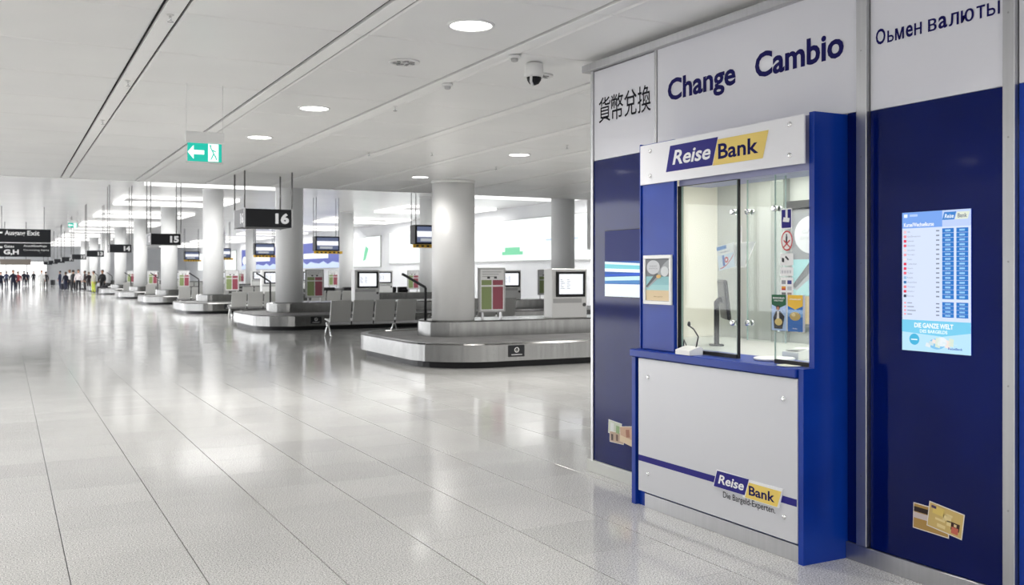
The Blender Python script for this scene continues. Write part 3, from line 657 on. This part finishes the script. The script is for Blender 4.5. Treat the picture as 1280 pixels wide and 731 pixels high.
P = side_print(3.9595, 4.82, .302); reise_logo(P, 0.004, 0.0, .588, .103, dip=0.11, skew=.42)
P.o = Vector((3.9675, 4.82, .302)); P.text('Die Bargeld-Experten.', .085, -.068, .462, .050, 'letter_black', bold=.004); P.build('logo', fp)

# ------------------------------------------------------------------ rate screen and streak panel on the facade
c = thing('rate_display', 'bright exchange rate screen set in the dark blue panel', 'screen', (BX, 3.45, 1.23)); RO = (-BX, -3.45, -1.23)
q = MB(); q.box(BX - .006, BX - .0005, 3.24, 3.661, 1.23, 1.97, 'screen_blue'); q.build('panel', c, RO)
E1 = .95
P = Print((BX - .0062, 3.661, 1.23), EXB, UP); W, H = .421, .74
P.rect(0, 0, W, H, flat(214, 226, 250, E1)); P.rect(0, .655, W * .6, H, flat(120, 165, 238, E1), 2); P.rect(W * .6, .655, W, H, flat(190, 208, 248, E1), 2)
P.text('Kurse/Wechselkurse', .012, .662, .19, .022, flat(255, 255, 255, E1), 3, bold=.02); P.rect(.012, .712, .035, .73, flat(235, 245, 255, E1), 3); P.rect(.05, .716, .10, .728, flat(180, 205, 250, E1), 3)
P.poly([(W * .60, .69), (W * .77, .69), (W * .80, .73), (W * .63, .73)], flat(60, 130, 205, E1), 3); P.poly([(W * .78, .69), (W * .96, .69), (W * .985, .728), (W * .81, .728)], flat(225, 232, 215, E1), 3)
P.text('Reise', W * .635, .698, W * .13, .022, flat(240, 248, 255, E1), 4, shear=.2, bold=.02); P.text('Bank', W * .82, .698, W * .13, .022, flat(110, 120, 140, E1), 4, bold=.02)
flags = [(240, 200, 210), (240, 150, 160), (230, 60, 90), (235, 90, 110), (240, 215, 220), (240, 160, 170), (240, 225, 230), (225, 50, 80), (235, 60, 90), (240, 100, 120), (150, 190, 225), (60, 120, 175), (235, 130, 140), (220, 60, 80), (60, 60, 80)]
names = ['USA', 'Großbritannien', 'Schweiz', 'Dänemark', 'Schweden', 'Norwegen', 'Polen', 'Tschechien', 'Ungarn', 'Türkei', 'Kanada', 'Australien', 'Thailand', 'Singapur', 'Emirate']
for i in range(15):
    z = .635 - i * .0245
    fl = flags[i]; P.rect(.010, z - .007, .028, z + .007, flat(*fl, E1), 2)
    P.text(names[i], .034, z - .004, .008 * len(names[i]) * .75, .009, flat(150, 160, 185, E1), 2); P.rect(.215, z - .003, .235, z + .004, flat(130, 140, 160, E1), 2)
    for x0 in (W * .60, W * .80):
        P.rect(x0, z - .0115, x0 + W * .165, z + .0115, flat(40, 118, 200, E1), 2); P.rect(x0 + .018, z - .005, x0 + .05, z + .005, flat(150, 200, 240, E1), 3)
for i in range(4):
    z = .255 - i * .02; P.rect(.012, z - .005, .026, z + .005, flat(240, 170, 180, E1), 2); P.rect(.034, z - .003, .034 + .03 + .012 * (i % 3), z + .003, flat(160, 168, 190, E1), 2); P.rect(.215, z - .003, .235, z + .003, flat(120, 130, 155, E1), 2)
    for x0 in (W * .60, W * .80): P.rect(x0, z - .0095, x0 + W * .165, z + .0095, flat(40, 118, 200, E1), 2); P.rect(x0 + .018, z - .004, x0 + .05, z + .004, flat(150, 200, 240, E1), 3)
P.rect(0, 0, W, .165, flat(186, 228, 250, E1), 2); P.poly([(0, .165), (0, .1), (W * .6, .085), (W, .11), (W, .165)][::-1], flat(120, 205, 238, E1), 3)
P.text('DIE GANZE WELT', .08, .125, .24, .026, flat(250, 253, 255, E1), 4, bold=.03); P.text('DES BARGELDS', .115, .099, .17, .018, flat(235, 250, 255, E1), 4, bold=.03)
P.disc(.08, .062, .032, .03, flat(70, 180, 220, E1), 4); P.rect(.06, .058, .1, .064, flat(235, 250, 255, E1), 5); P.disc(.22, .045, .05, .028, flat(130, 195, 235, E1), 4); P.disc(.25, .058, .035, .024, flat(232, 240, 245, E1), 5)
for i in range(9): x = .15 + .02 * i; P.poly([(x, .03 + .01 * (i % 3)), (x + .03, .024 + .01 * (i % 3)), (x + .034, .045 + .01 * (i % 4)), (x + .006, .05 + .01 * (i % 4))], flat(*[(225, 235, 240), (205, 225, 232), (240, 226, 220), (215, 230, 215)][i % 4], E1), 5)
P.text('ReiseBank', .29, .02, .085, .012, flat(40, 90, 180, E1), 6, bold=.02)
P.build('display', c, RO)
c = thing('streak_panel', 'flat panel with glowing white and cyan streaks on blue, left of the pilaster', 'screen', (BX, 6.34, 1.45)); RO = (-BX, -6.34, -1.45)  # flat panel with emissive white and cyan streaks
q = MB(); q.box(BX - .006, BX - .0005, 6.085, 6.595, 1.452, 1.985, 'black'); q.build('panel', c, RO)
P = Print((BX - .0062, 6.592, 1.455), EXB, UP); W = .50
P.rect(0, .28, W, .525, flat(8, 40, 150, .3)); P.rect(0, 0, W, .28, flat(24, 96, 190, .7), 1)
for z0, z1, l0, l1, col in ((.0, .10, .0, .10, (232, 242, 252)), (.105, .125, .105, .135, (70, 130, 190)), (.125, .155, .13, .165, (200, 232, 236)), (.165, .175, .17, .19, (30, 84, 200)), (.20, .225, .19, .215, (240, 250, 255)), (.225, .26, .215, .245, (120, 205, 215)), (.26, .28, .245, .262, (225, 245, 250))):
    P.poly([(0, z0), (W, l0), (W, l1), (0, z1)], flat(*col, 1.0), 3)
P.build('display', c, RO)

# ------------------------------------------------------------------ stickers on the blue panels
c = thing('card_sticker', 'sticker of two overlapping gold bank cards low on the blue panel', 'sticker', (BX, 3.44, .28))
def tilted(P, cx, cy, w, h, a, m, k, dx=0, dy=0):
    ca, sa = math.cos(a), math.sin(a); P.poly([(cx + x * ca - y * sa, cy + x * sa + y * ca) for x, y in ((dx - w / 2, dy - h / 2), (dx + w / 2, dy - h / 2), (dx + w / 2, dy + h / 2), (dx - w / 2, dy + h / 2))], m, k)
P = Print((-.0006, .158, .0), EXB, UP); go = flat(176, 140, 78); gl = flat(206, 178, 112); wh = flat(232, 226, 220)
tilted(P, .115, .068, .224, .137, -.03, wh, 1); tilted(P, .115, .068, .214, .127, -.03, go, 2); tilted(P, .115, .068, .214, .026, -.03, flat(45, 30, 26), 3, 0, .036); tilted(P, .115, .068, .214, .03, -.03, flat(205, 190, 186), 3, 0, .004)
tilted(P, .205, .088, .214, .134, -.13, wh, 4); tilted(P, .205, .088, .204, .124, -.13, gl, 5); tilted(P, .205, .088, .07, .04, -.13, flat(222, 196, 110), 6, -.045, .032); tilted(P, .205, .088, .03, .014, -.13, flat(90, 70, 100), 7, -.075, .045)
for (dx, dy, w, h) in ((-.03, -.01, .06, .012), (.01, .012, .05, .03), (.03, -.01, .04, .026), (-.02, -.04, .05, .018), (.02, .03, .04, .012)): tilted(P, .205, .088, w, h, -.13, flat(228, 208, 150), 6, dx, dy)
tilted(P, .205, .088, .05, .04, -.13, flat(60, 36, 30), 7, .062, -.015); tilted(P, .205, .088, .04, .034, -.13, flat(196, 104, 84), 8, .062, -.035); tilted(P, .205, .088, .016, .014, -.13, flat(226, 200, 150), 9, .062, -.008)
P.build('print', c)
c = thing('banknote_sticker', 'sticker of scattered banknotes low on the left blue panel', 'sticker', (BX, 6.36, .29))
P = Print((-.0006, .19, .0), EXB, UP)
tilted(P, .095, .115, .19, .11, -.06, flat(236, 236, 230), 1); tilted(P, .095, .115, .18, .10, -.06, flat(205, 212, 196), 2); tilted(P, .12, .045, .2, .09, .02, flat(236, 232, 226), 3); tilted(P, .12, .045, .19, .08, .02, flat(196, 172, 150), 4)
tilted(P, .27, .095, .2, .12, .14, flat(238, 232, 226), 5); tilted(P, .27, .095, .19, .11, .14, flat(206, 172, 146), 6); tilted(P, .26, .04, .18, .05, -.12, flat(226, 206, 176), 7)
tilted(P, .14, .11, .05, .06, -.06, flat(150, 176, 130), 7); tilted(P, .06, .12, .05, .07, -.06, flat(226, 230, 226), 7); tilted(P, .06, .04, .03, .05, .02, flat(90, 76, 70), 7); tilted(P, .13, .045, .03, .05, .02, flat(120, 96, 86), 7); tilted(P, .28, .1, .05, .06, .14, flat(168, 116, 96), 8)
P.build('print', c)

# ------------------------------------------------------------------ framed poster on the pilaster
def picture(P, w, h):
    P.rect(0, 0, w, h, flat(150, 200, 205)); P.rect(0, 0, w, h * .25, flat(226, 205, 168), 2); P.rect(0, h * .25, w, h * .38, flat(168, 214, 216), 2); P.rect(0, h * .58, w, h, flat(128, 130, 134), 2)
    P.poly([(0, h * .32), (w * .08, h * .30), (w, h * .78), (w, h), (w * .8, h * .9)], flat(168, 172, 176), 3); P.poly([(0, h * .34), (w * .06, h * .32), (w * .55, h * .62), (w * .45, h * .68)], flat(96, 98, 102), 4)
    P.disc(w * .32, h * .80, w * .28, h * .17, flat(206, 208, 212), 5); P.text('GANZ', w * .16, h * .81, w * .32, h * .035, flat(150, 152, 156), 6); P.text('EINFACH', w * .14, h * .755, w * .36, h * .03, flat(150, 152, 156), 6)
    P.disc(w * .8, h * .70, w * .16, h * .12, flat(216, 220, 222), 5); P.disc(w * .55, h * .58, w * .1, h * .045, flat(226, 190, 120), 6); P.text('Bargeld', w * .35, h * .08, w * .35, h * .03, flat(150, 120, 70), 6)
c = thing('poster_frame', 'small white framed poster hanging on the blue pilaster', 'poster', (4.034, 5.50, 1.425))
q = MB()
for (y0, y1, z0, z1) in ((-.163, .163, 0, .025), (-.163, .163, .318, .343), (-.163, -.138, .0251, .3179), (.138, .163, .0251, .3179)): q.box(-.016, -.001, y0, y1, z0, z1, 'white_plastic', .002)
q.build('frame', c); MB().box(-.006, -.0012, -.137, .137, .026, .317, 'board_white').build('backing', c)
P = Print((-.0062, .137, .026), EXB, UP); picture(P, .274, .291); P.build('print', c)

# ------------------------------------------------------------------ things on and behind the glass
gx = 4.0845
def sticker(label, y1, y0, z0, z1, draw, cat='sticker'):
    P = Print((gx - .0003, y1, z0), EXB, UP, .0003); draw(P, y1 - y0, z1 - z0); o = P.build('window_sticker', None); tag(o, label, cat, 'stickers on the right window pane')
def s1(P, w, h): P.rect(0, 0, w, h, 'print_white'); P.rect(.006, .006, w - .006, h - .006, 'logo_blue', 2); P.rect(w * .42, h * .5, w * .62, h, 'print_white', 3); P.poly([(w * .18, h * .36), (w * .75, h * .32), (w * .82, h * .52), (w * .25, h * .58)], 'print_white', 4)
def s2(P, w, h):
    P.disc(w / 2, h / 2, w / 2, h / 2, flat(200, 60, 66)); P.disc(w / 2, h / 2, w * .42, h * .43, flat(240, 238, 236), 2)
    P.poly([(w * .2, h * .2), (w * .26, h * .16), (w * .8, h * .5), (w * .74, h * .55)], flat(200, 60, 66), 4); P.poly([(w * .74, h * .16), (w * .8, h * .2), (w * .26, h * .55), (w * .2, h * .5)], flat(200, 60, 66), 4)
    P.disc(w * .48, h * .78, w * .06, h * .05, flat(40, 40, 44), 3); P.poly([(w * .4, h * .4), (w * .54, h * .4), (w * .56, h * .72), (w * .4, h * .72)], flat(60, 60, 64), 3)
def s3(P, w, h): P.rect(0, 0, w, h, 'print_white'); P.poly([(w * .12, h * .3), (w * .3, h * .25), (w * .3, h * .6), (w * .12, h * .65)], flat(40, 40, 44), 2); P.poly([(w * .35, h * .7), (w * .6, h * .4), (w * .68, h * .5), (w * .45, h * .8)], flat(50, 50, 54), 2)
def s4(P, w, h):
    P.rect(0, 0, w, h, 'print_white')
    for i in range(4): P.rect(w * (.1 + .2 * i), h * .3, w * (.24 + .2 * i), h * .65, flat(200, 200, 204), 2)
def s5(P, w, h):
    P.rect(0, 0, w, h, 'print_white'); cs = [(150, 150, 156), (70, 70, 140), (220, 150, 60), (190, 190, 194), (120, 120, 124), (170, 150, 140)]
    for i in range(3):
        for j in range(2): P.rect(w * (.1 + .45 * j), h * (.72 - .26 * i), w * (.42 + .45 * j), h * (.88 - .26 * i), flat(*cs[(i * 2 + j) % 6]), 2)
    P.rect(w * .1, h * .46, w * .42, h * .53, flat(190, 50, 50), 3); P.rect(w * .3, h * .05, w * .65, h * .1, flat(60, 110, 60), 2)
sticker('square blue sticker with white hand at the top of the pane', 4.352, 4.262, 1.905, 2.025, s1); sticker('round red and white prohibition sticker below the blue one', 4.35, 4.256, 1.775, 1.895, s2)
sticker('small white sticker with black pictograms under the round one', 4.357, 4.25, 1.69, 1.76, s3); sticker('thin white sticker with faint grey marks above the card logos', 4.357, 4.25, 1.628, 1.678, s4); sticker('tall white sticker with rows of payment card logos', 4.357, 4.25, 1.48, 1.618, s5)
# brochure holders hung on the right pane
def leaflet(P, kind, w, h):
    if kind == 0:
        P.rect(0, 0, w, h, flat(176, 200, 236)); P.rect(0, h * .72, w, h, flat(24, 92, 58), 2); P.poly([(0, h * .72), (w * .5, h * .62), (w, h * .72)], flat(24, 92, 58), 2); P.text('BARGELD', w * .1, h * .88, w * .8, h * .05, 'print_white', 3, bold=.02); P.text('WELTWEIT', w * .16, h * .81, w * .66, h * .04, 'print_white', 3, bold=.02)
        P.disc(w * .45, h * .63, w * .13, h * .07, flat(62, 42, 36), 4); P.disc(w * .45, h * .61, w * .1, h * .05, flat(186, 132, 104), 5); P.poly([(w * .18, h * .05), (w * .75, h * .05), (w * .9, h * .4), (w * .6, h * .54), (w * .3, h * .54), (w * .12, h * .36)], flat(40, 36, 44), 3); P.poly([(w * .35, h * .3), (w * .55, h * .3), (w * .52, h * .53), (w * .4, h * .53)], flat(230, 226, 224), 4); P.disc(w * .5, h * .24, w * .26, h * .1, flat(214, 190, 120), 5)
    else:
        P.rect(0, 0, w, h, flat(44, 110, 190)); P.rect(0, h * .70, w, h, flat(232, 186, 62), 2); P.poly([(0, h * .70), (w * .5, h * .6), (w, h * .70)], flat(232, 186, 62), 2); P.text('Urlaubsgeld', w * .12, h * .85, w * .76, h * .06, 'print_white', 3, bold=.02); P.rect(0, h * .4, w, h * .6, flat(120, 170, 225), 1.5); P.disc(w * .5, h * .42, w * .36, h * .12, flat(206, 176, 104), 4); P.disc(w * .4, h * .46, w * .14, h * .05, flat(226, 206, 150), 5); P.text('ReiseBank', w * .35, h * .07, w * .3, h * .03, 'print_white', 3)
for k, (y1, lab, sk) in enumerate(((4.404, 'brochure with a green top and a standing figure in the window holder', 0), (4.27, 'brochure with a yellow top over blue in the window holder', 1))):
    c = thing('brochure_holder', 'clear acrylic brochure pocket holding the %s brochure' % ('green' if k == 0 else 'yellow'), 'holder', (gx, y1 - .065, 1.30), 0, 'acrylic brochure pockets')
    MB().box(-.034, -.031, -.064, .064, 0, .13, 'acrylic').build('front_plate', c); MB().box(-.004, -.001, -.064, .064, 0, .21, 'acrylic').build('back_plate', c); MB().box(-.0308, -.0042, -.064, .064, 0, .004, 'acrylic').build('ledge', c)
    c = thing('brochure', lab, 'brochure', (gx - .02, y1 - .065, 1.305), 0, 'brochures at the window')
    MB().box(-.008, .008, -.06, .06, 0, .212, 'print_white').build('pages', c); P = Print((-.0085, .06, 0), EXB, UP); leaflet(P, sk, .12, .212); P.build('cover', c)
# leaflet dispenser hanging behind the left pane
c = thing('leaflet_dispenser', 'white plastic leaflet dispenser behind the left window pane', 'holder', (4.26, 4.93, 1.68))
q = MB(); q.prism([(-.06, 0), (.05, .0), (.07, .16), (-.09, .16)], -.005, .0, 'white_plastic', 'x'); q.prism([(0, 0), (.08, .16), (.08, .17), (-.01, .0)], -.07, .06, 'white_plastic', 'y'); q.build('pocket', c)
MB().box(.0, .012, -.02, .02, .14, .27, 'white_plastic', .003).build('hook', c)
c = thing('leaflet', 'tilted white leaflet with blue header and red curve in the dispenser', 'leaflet', (4.235, 5.01, 1.67)); c.rotation_euler = (math.radians(-9), 0, 0)
MB().box(-.004, .004, -.085, .085, 0, .165, 'print_white').build('pages', c); P = Print((-.0045, .085, 0), EXB, UP); P.rect(.004, .135, .10, .16, flat(60, 130, 200)); P.rect(.004, .004, .166, .1, flat(214, 226, 240)); P.text('1', .05, .025, .022, .07, flat(40, 100, 190), 2, bold=.05); P.disc(.09, .062, .02, .02, flat(200, 60, 70), 2)
P.disc(.09, .062, .009, .009, flat(235, 230, 232), 3)
for i in range(8):
    x0, x1 = .02 + .018 * i, .02 + .018 * (i + 1); P.poly([(x0, .01 + .9 * (i / 8) ** 2 * .08), (x1, .01 + .9 * ((i + 1) / 8) ** 2 * .08), (x1, .016 + .9 * ((i + 1) / 8) ** 2 * .08), (x0, .016 + .9 * (i / 8) ** 2 * .08)], flat(200, 50, 60), 3)
P.text('Wechselkurse', .03, .112, .10, .012, flat(120, 130, 150), 2); P.build('cover', c)
# computer monitor on an arm, seen from the side
c = thing('computer_monitor', 'black computer monitor on an arm inside the booth', 'monitor', (4.755, 5.75, 1.096), math.radians(58))
MB().box(-.05, .05, -.05, .05, 0, .012, 'black', .004).build('base', c); q = MB(); q.tube([(0, 0, .015), (0, 0, .33), (0, -.015, .345)], .02, 'black', 12); q.build('stand', c); q = MB(); q.tube([(0, -.01, .345), (0, -.075, .345)], .022, 'black', 12); q.build('arm', c)
q = MB(); q.box(-.19, .19, -.105, -.076, .19, .49, 'black', .012); s = q.build('screen_shell', c); s.rotation_euler = (math.radians(-6), 0, 0); P = Print((.17, -.0755, .20), (-1, 0, 0), (0, 0, 1)); P.rect(0, 0, .34, .27, 'dark_grey'); P.build('screen', s)
# white intercom with gooseneck microphone
c = thing('desk_intercom', 'small white desk intercom with gooseneck microphone on the counter', 'intercom', (4.018, 5.14, 1.104))
q = MB(); q.prism([(-.055, 0), (.055, 0), (.055, .045), (.03, .055), (-.055, .03)], -.075, .075, 'white_plastic', 'y'); q.build('body', c)
q = MB(); q.tube([(.02, -.05, .05), (.03, -.06, .12), (.015, -.03, .17), (0, .0, .19)], .005, 'dark_grey', 8); q.build('gooseneck', c); MB().lathe([(.004, .185), (.011, .195), (.009, .215), (.002, .22)], 'dark_grey', 10).build('microphone', c)
q = MB(); q.tube([(.03, .06, .045), (.03, .09, .09), (.03, .10, .035)], .004, 'dark_grey', 8); q.build('clip', c)
o = MB(); o.tube([(4.06, 5.215, 1.109), (4.08, 5.27, 1.112), (4.045, 5.29, 1.108), (4.07, 5.31, 1.112), (4.03, 5.27, 1.109)], .0035, 'black', 6); tag(o.build('cable'), 'short black cable coiled beside the white intercom', 'cable')
# money tray and card reader in the pass-through
c = thing('money_tray', 'round white money tray under the middle glass pane', 'tray', (4.23, 4.565, 1.104)); q = MB(); q.recalc = False
q.lathe([(.12, 0), (.128, .012), (.122, .016), (.105, .008)], 'white_plastic', 36); q.build('dish', c)
c = thing('card_reader', 'white card reader lying behind the money tray', 'card reader', (4.50, 4.62, 1.096), .2)
q = MB(); q.prism([(-.11, 0), (.11, 0), (.11, .035), (.06, .07), (-.11, .05)], -.06, .06, 'white_plastic', 'y'); q.build('body', c); MB().box(-.09, .02, -.045, .045, .0575, .064, 'light_grey').build('keypad', c)
c = thing('paper_slip', 'flat pale paper slip on the counter under the right pane', 'paper', (4.055, 4.25, 1.104)); MB().lathe([(.07, 0), (.075, .003), (.07, .004)], mat('paper_cream', srgb(232, 232, 214), .5), 28).build('sheet', c)
c = thing('soap_bottle', 'white pump bottle standing behind the right pane', 'bottle', (4.35, 4.20, 1.096)); MB().lathe([(.045, 0), (.048, .01), (.048, .11), (.02, .14), (.018, .16)], 'white_plastic', 24).build('body', c); MB().lathe([(.02, .16), (.02, .18), (.006, .182), (.006, .2)], 'light_grey', 16).build('pump', c)
# poster inside, behind the right pane
c = thing('inner_poster', 'grey framed travel poster on the wall inside the booth', 'poster', (5.495, 5.38, 1.22))
q = MB(); q.box(-.02, -.001, -.36, .36, .0, .92, 'mid_grey', .004); q.build('frame', c); MB().box(-.05, -.001, -.37, .37, .925, .985, 'dark_grey', .004).build('hanging_rail', c); P = Print((-.0205, .33, .03), EXB, UP); picture(P, .66, .86); P.build('print', c)
# ------------------------------------------------------------------ people in the distance
def skin(name, seed, pose, tops, legs, parent_label, x, y, rz, h, hairc, skinc, coat=False):
    rnd = random.Random(seed); st_ = pose
    J = [(0, 0, .96, .175), (0, 0, 1.12, .165), (0, 0, 1.34, .185), (0, 0, 1.47, .085), (0, .01, 1.53, .055), (0, .02, 1.60, .082), (0, .02, 1.69, .088), (0, .01, 1.75, .06)]
    E_ = [(0, 1), (1, 2), (2, 3), (3, 4), (4, 5), (5, 6), (6, 7)]
    def add(p, r, par): J.append((*p, r)); E_.append((par, len(J) - 1)); return len(J) - 1
    add((0, .125, 1.635), .012, 5)
    for s in (-1, 1): add((.088 * s, .01, 1.64), .014, 5)
    stride = {'stand': .02, 'walk': .28}[st_]
    for s in (-1, 1):
        f = stride * s
        a = add((.10 * s, 0, .88), .125, 0); k = add((.11 * s, f * .55 + .02, .50), .092, a); an = add((.115 * s, f - (.04 if f < 0 else 0), .09), .065, k)
        t_ = add((.12 * s, f + .12, .035), .04, an)
        sw = -f * .7 + .03; el_f = rnd.uniform(.02, .12)
        sh = add((.19 * s, 0, 1.36), .075, 2); el = add((.255 * s, sw * .5, 1.10), .06, sh); wr = add((.26 * s, sw + el_f, .88), .042, el)
        pm = add((.262 * s, sw + el_f + .01, .82), .036, wr)
        for q_ in range(4):
            b_ = add((.262 * s, sw + el_f - .022 + .018 * q_, .775), .010, pm); add((.255 * s, sw + el_f - .018 + .018 * q_, .735 + .008 * abs(q_ - 1)), .009, b_)
        add((.25 * s, sw + el_f + .055, .79), .010, pm)
    me = bpy.data.meshes.new(name); me.from_pydata([j[:3] for j in J], E_, []); o = bpy.data.objects.new(name, me); C.objects.link(o)
    md = o.modifiers.new('s', 'SKIN'); sv = me.skin_vertices[0].data
    for i, j in enumerate(J): sv[i].radius = (j[3], j[3] * (.72 if i in (0, 1, 2) else 1)); sv[i].use_root = (i == 0)
    su = o.modifiers.new('u', 'SUBSURF'); su.levels = 1; su.render_levels = 1
    dg = bpy.context.evaluated_depsgraph_get(); m2 = bpy.data.meshes.new_from_object(o.evaluated_get(dg)); bpy.data.objects.remove(o); bpy.data.meshes.remove(me)
    for m_ in (flat(*tops), flat(*legs), flat(*skinc), flat(30, 28, 30)): m2.materials.append(m_)
    for p_ in m2.polygons:
        c_ = p_.center; p_.use_smooth = True
        hand = c_.z < .90 and abs(c_.x) > .215
        p_.material_index = 2 if (c_.z > 1.485 or hand) else 3 if c_.z < .075 else 0 if (c_.z > (.62 if coat else .93) or abs(c_.x) > .20) else 1
    t_ = thing('person', parent_label, 'person', (x, y, 0), rz, 'distant travellers'); t_.scale = (h / 1.77,) * 3
    b_ = bpy.data.objects.new('body', m2); C.objects.link(b_); b_.parent = t_
    zmin = min(v.co.z for v in m2.vertices); b_.location = (0, 0, -zmin + .001)
    q = MB(); q.lathe([(.03, 1.80), (.075, 1.785), (.10, 1.73), (.104, 1.66), (.09, 1.60)], flat(*hairc), 14, (0, -.005, 0)); q.build('hair', t_, (0, -.012, -zmin))
FU, FS, FC = 1210.0, 0.46413, 0.88577
def spot(u, d): t_ = (u - 640) / FU; return d * (FS + t_ * FC), d * (FC - t_ * FS)
crowd = [
 (1, 84, 'walk', (28, 32, 52), (24, 26, 40), 'person in dark navy clothes at the far left edge', PI, False), (8, 108, 'walk', (60, 66, 92), (40, 44, 60), 'small distant person in grey-blue right of the left edge', 0, False),
 (16.5, 80, 'walk', (24, 26, 46), (26, 30, 52), 'person in a long dark coat under the Ausgang sign', PI, True), (22.5, 88, 'stand', (150, 60, 66), (36, 36, 50), 'person in a red top beside the dark coat', 0, False),
 (30, 112, 'walk', (26, 26, 40), (30, 30, 44), 'left of two dark-clothed people under the sign', 0, False), (34.5, 114, 'walk', (30, 32, 50), (26, 26, 36), 'right of two dark-clothed people under the sign', 0, False),
 (42, 128, 'walk', (24, 24, 34), (24, 24, 30), 'lone distant person in black between the pairs', PI, False), (52, 92, 'walk', (206, 206, 204), (190, 190, 186), 'person in a pale coat walking near the bright exit', PI, True),
 (57, 100, 'walk', (34, 32, 36), (30, 30, 34), 'person in black right of the pale coat', 0, False), (75, 96, 'stand', (44, 48, 74), (40, 46, 76), 'person in blue at the left of the waiting group', 1.2, False),
 (82, 88, 'stand', (28, 28, 44), (30, 34, 58), 'person in dark blue jacket in the waiting group', .5, False), (87, 90, 'stand', (214, 212, 210), (36, 36, 44), 'person in a white top left of the tall man', 2.4, False), (91.5, 85, 'stand', (30, 30, 34), (28, 28, 32), 'person in black beside the white shirt', -.8, False),
 (98, 82, 'stand', (212, 204, 206), (26, 26, 32), 'tall person in a pale shirt and black trousers', 2.8, False), (106, 90, 'stand', (58, 40, 42), (40, 36, 38), 'person in brown jacket right of the pale shirt', 1.6, False), (111, 89, 'stand', (48, 40, 44), (60, 56, 58), 'person in dark brown behind the yellow trousers', .2, False),
 (117, 77.5, 'stand', (190, 186, 170), (200, 210, 90), 'person with bright yellow-green trousers', 2.0, False), (128, 78, 'stand', (28, 28, 30), (26, 26, 28), 'person in black standing at the right of the group', 2.6, False)]
for i, (u, d, pose, tops, legs, lab, rz, coat) in enumerate(crowd):
    x, y = spot(u, d); hh = 1.86 if 'tall' in lab else 1.66 + .04 * ((i * 7) % 5)
    skin('person', i, pose, tops, legs, lab, x, y, rz, hh, [(40, 30, 26), (24, 22, 22), (70, 52, 40), (110, 90, 70)][i % 4], [(214, 170, 146), (196, 150, 126), (170, 124, 100)][i % 3], coat)
for i, (u, d, w, h, col, lab) in enumerate(((131, 76.5, .45, .6, (34, 34, 38), 'black suitcase at the feet of the person in black'), (124, 77, .4, .5, (50, 48, 52), 'dark grey suitcase beside the yellow-green trousers'), (79, 89, .45, .6, (30, 32, 48), 'dark blue suitcase in front of the waiting group'), (66, 118, .9, .7, (40, 40, 44), 'far loaded luggage trolley left of the waiting group'))):
    x, y = spot(u, d); c = thing('suitcase', lab, 'suitcase', (x, y, 0), .4 * i, 'luggage on the floor near the crowd')
    MB().box(-w / 2, w / 2, -.14, .14, .04, h, flat(*col), .04).build('shell', c); q = MB(); q.tube([(-.1, .1, h - .01), (-.1, .1, h + .3), (.1, .1, h + .3), (.1, .1, h - .01)], .012, 'alu', 6); q.build('handle', c)
    for sx in (-1, 1): MB().lathe([(.03, -.015), (.03, .015)], 'black', 10, (sx * w * .4, 0, .03), axis='x').build('wheel', c)
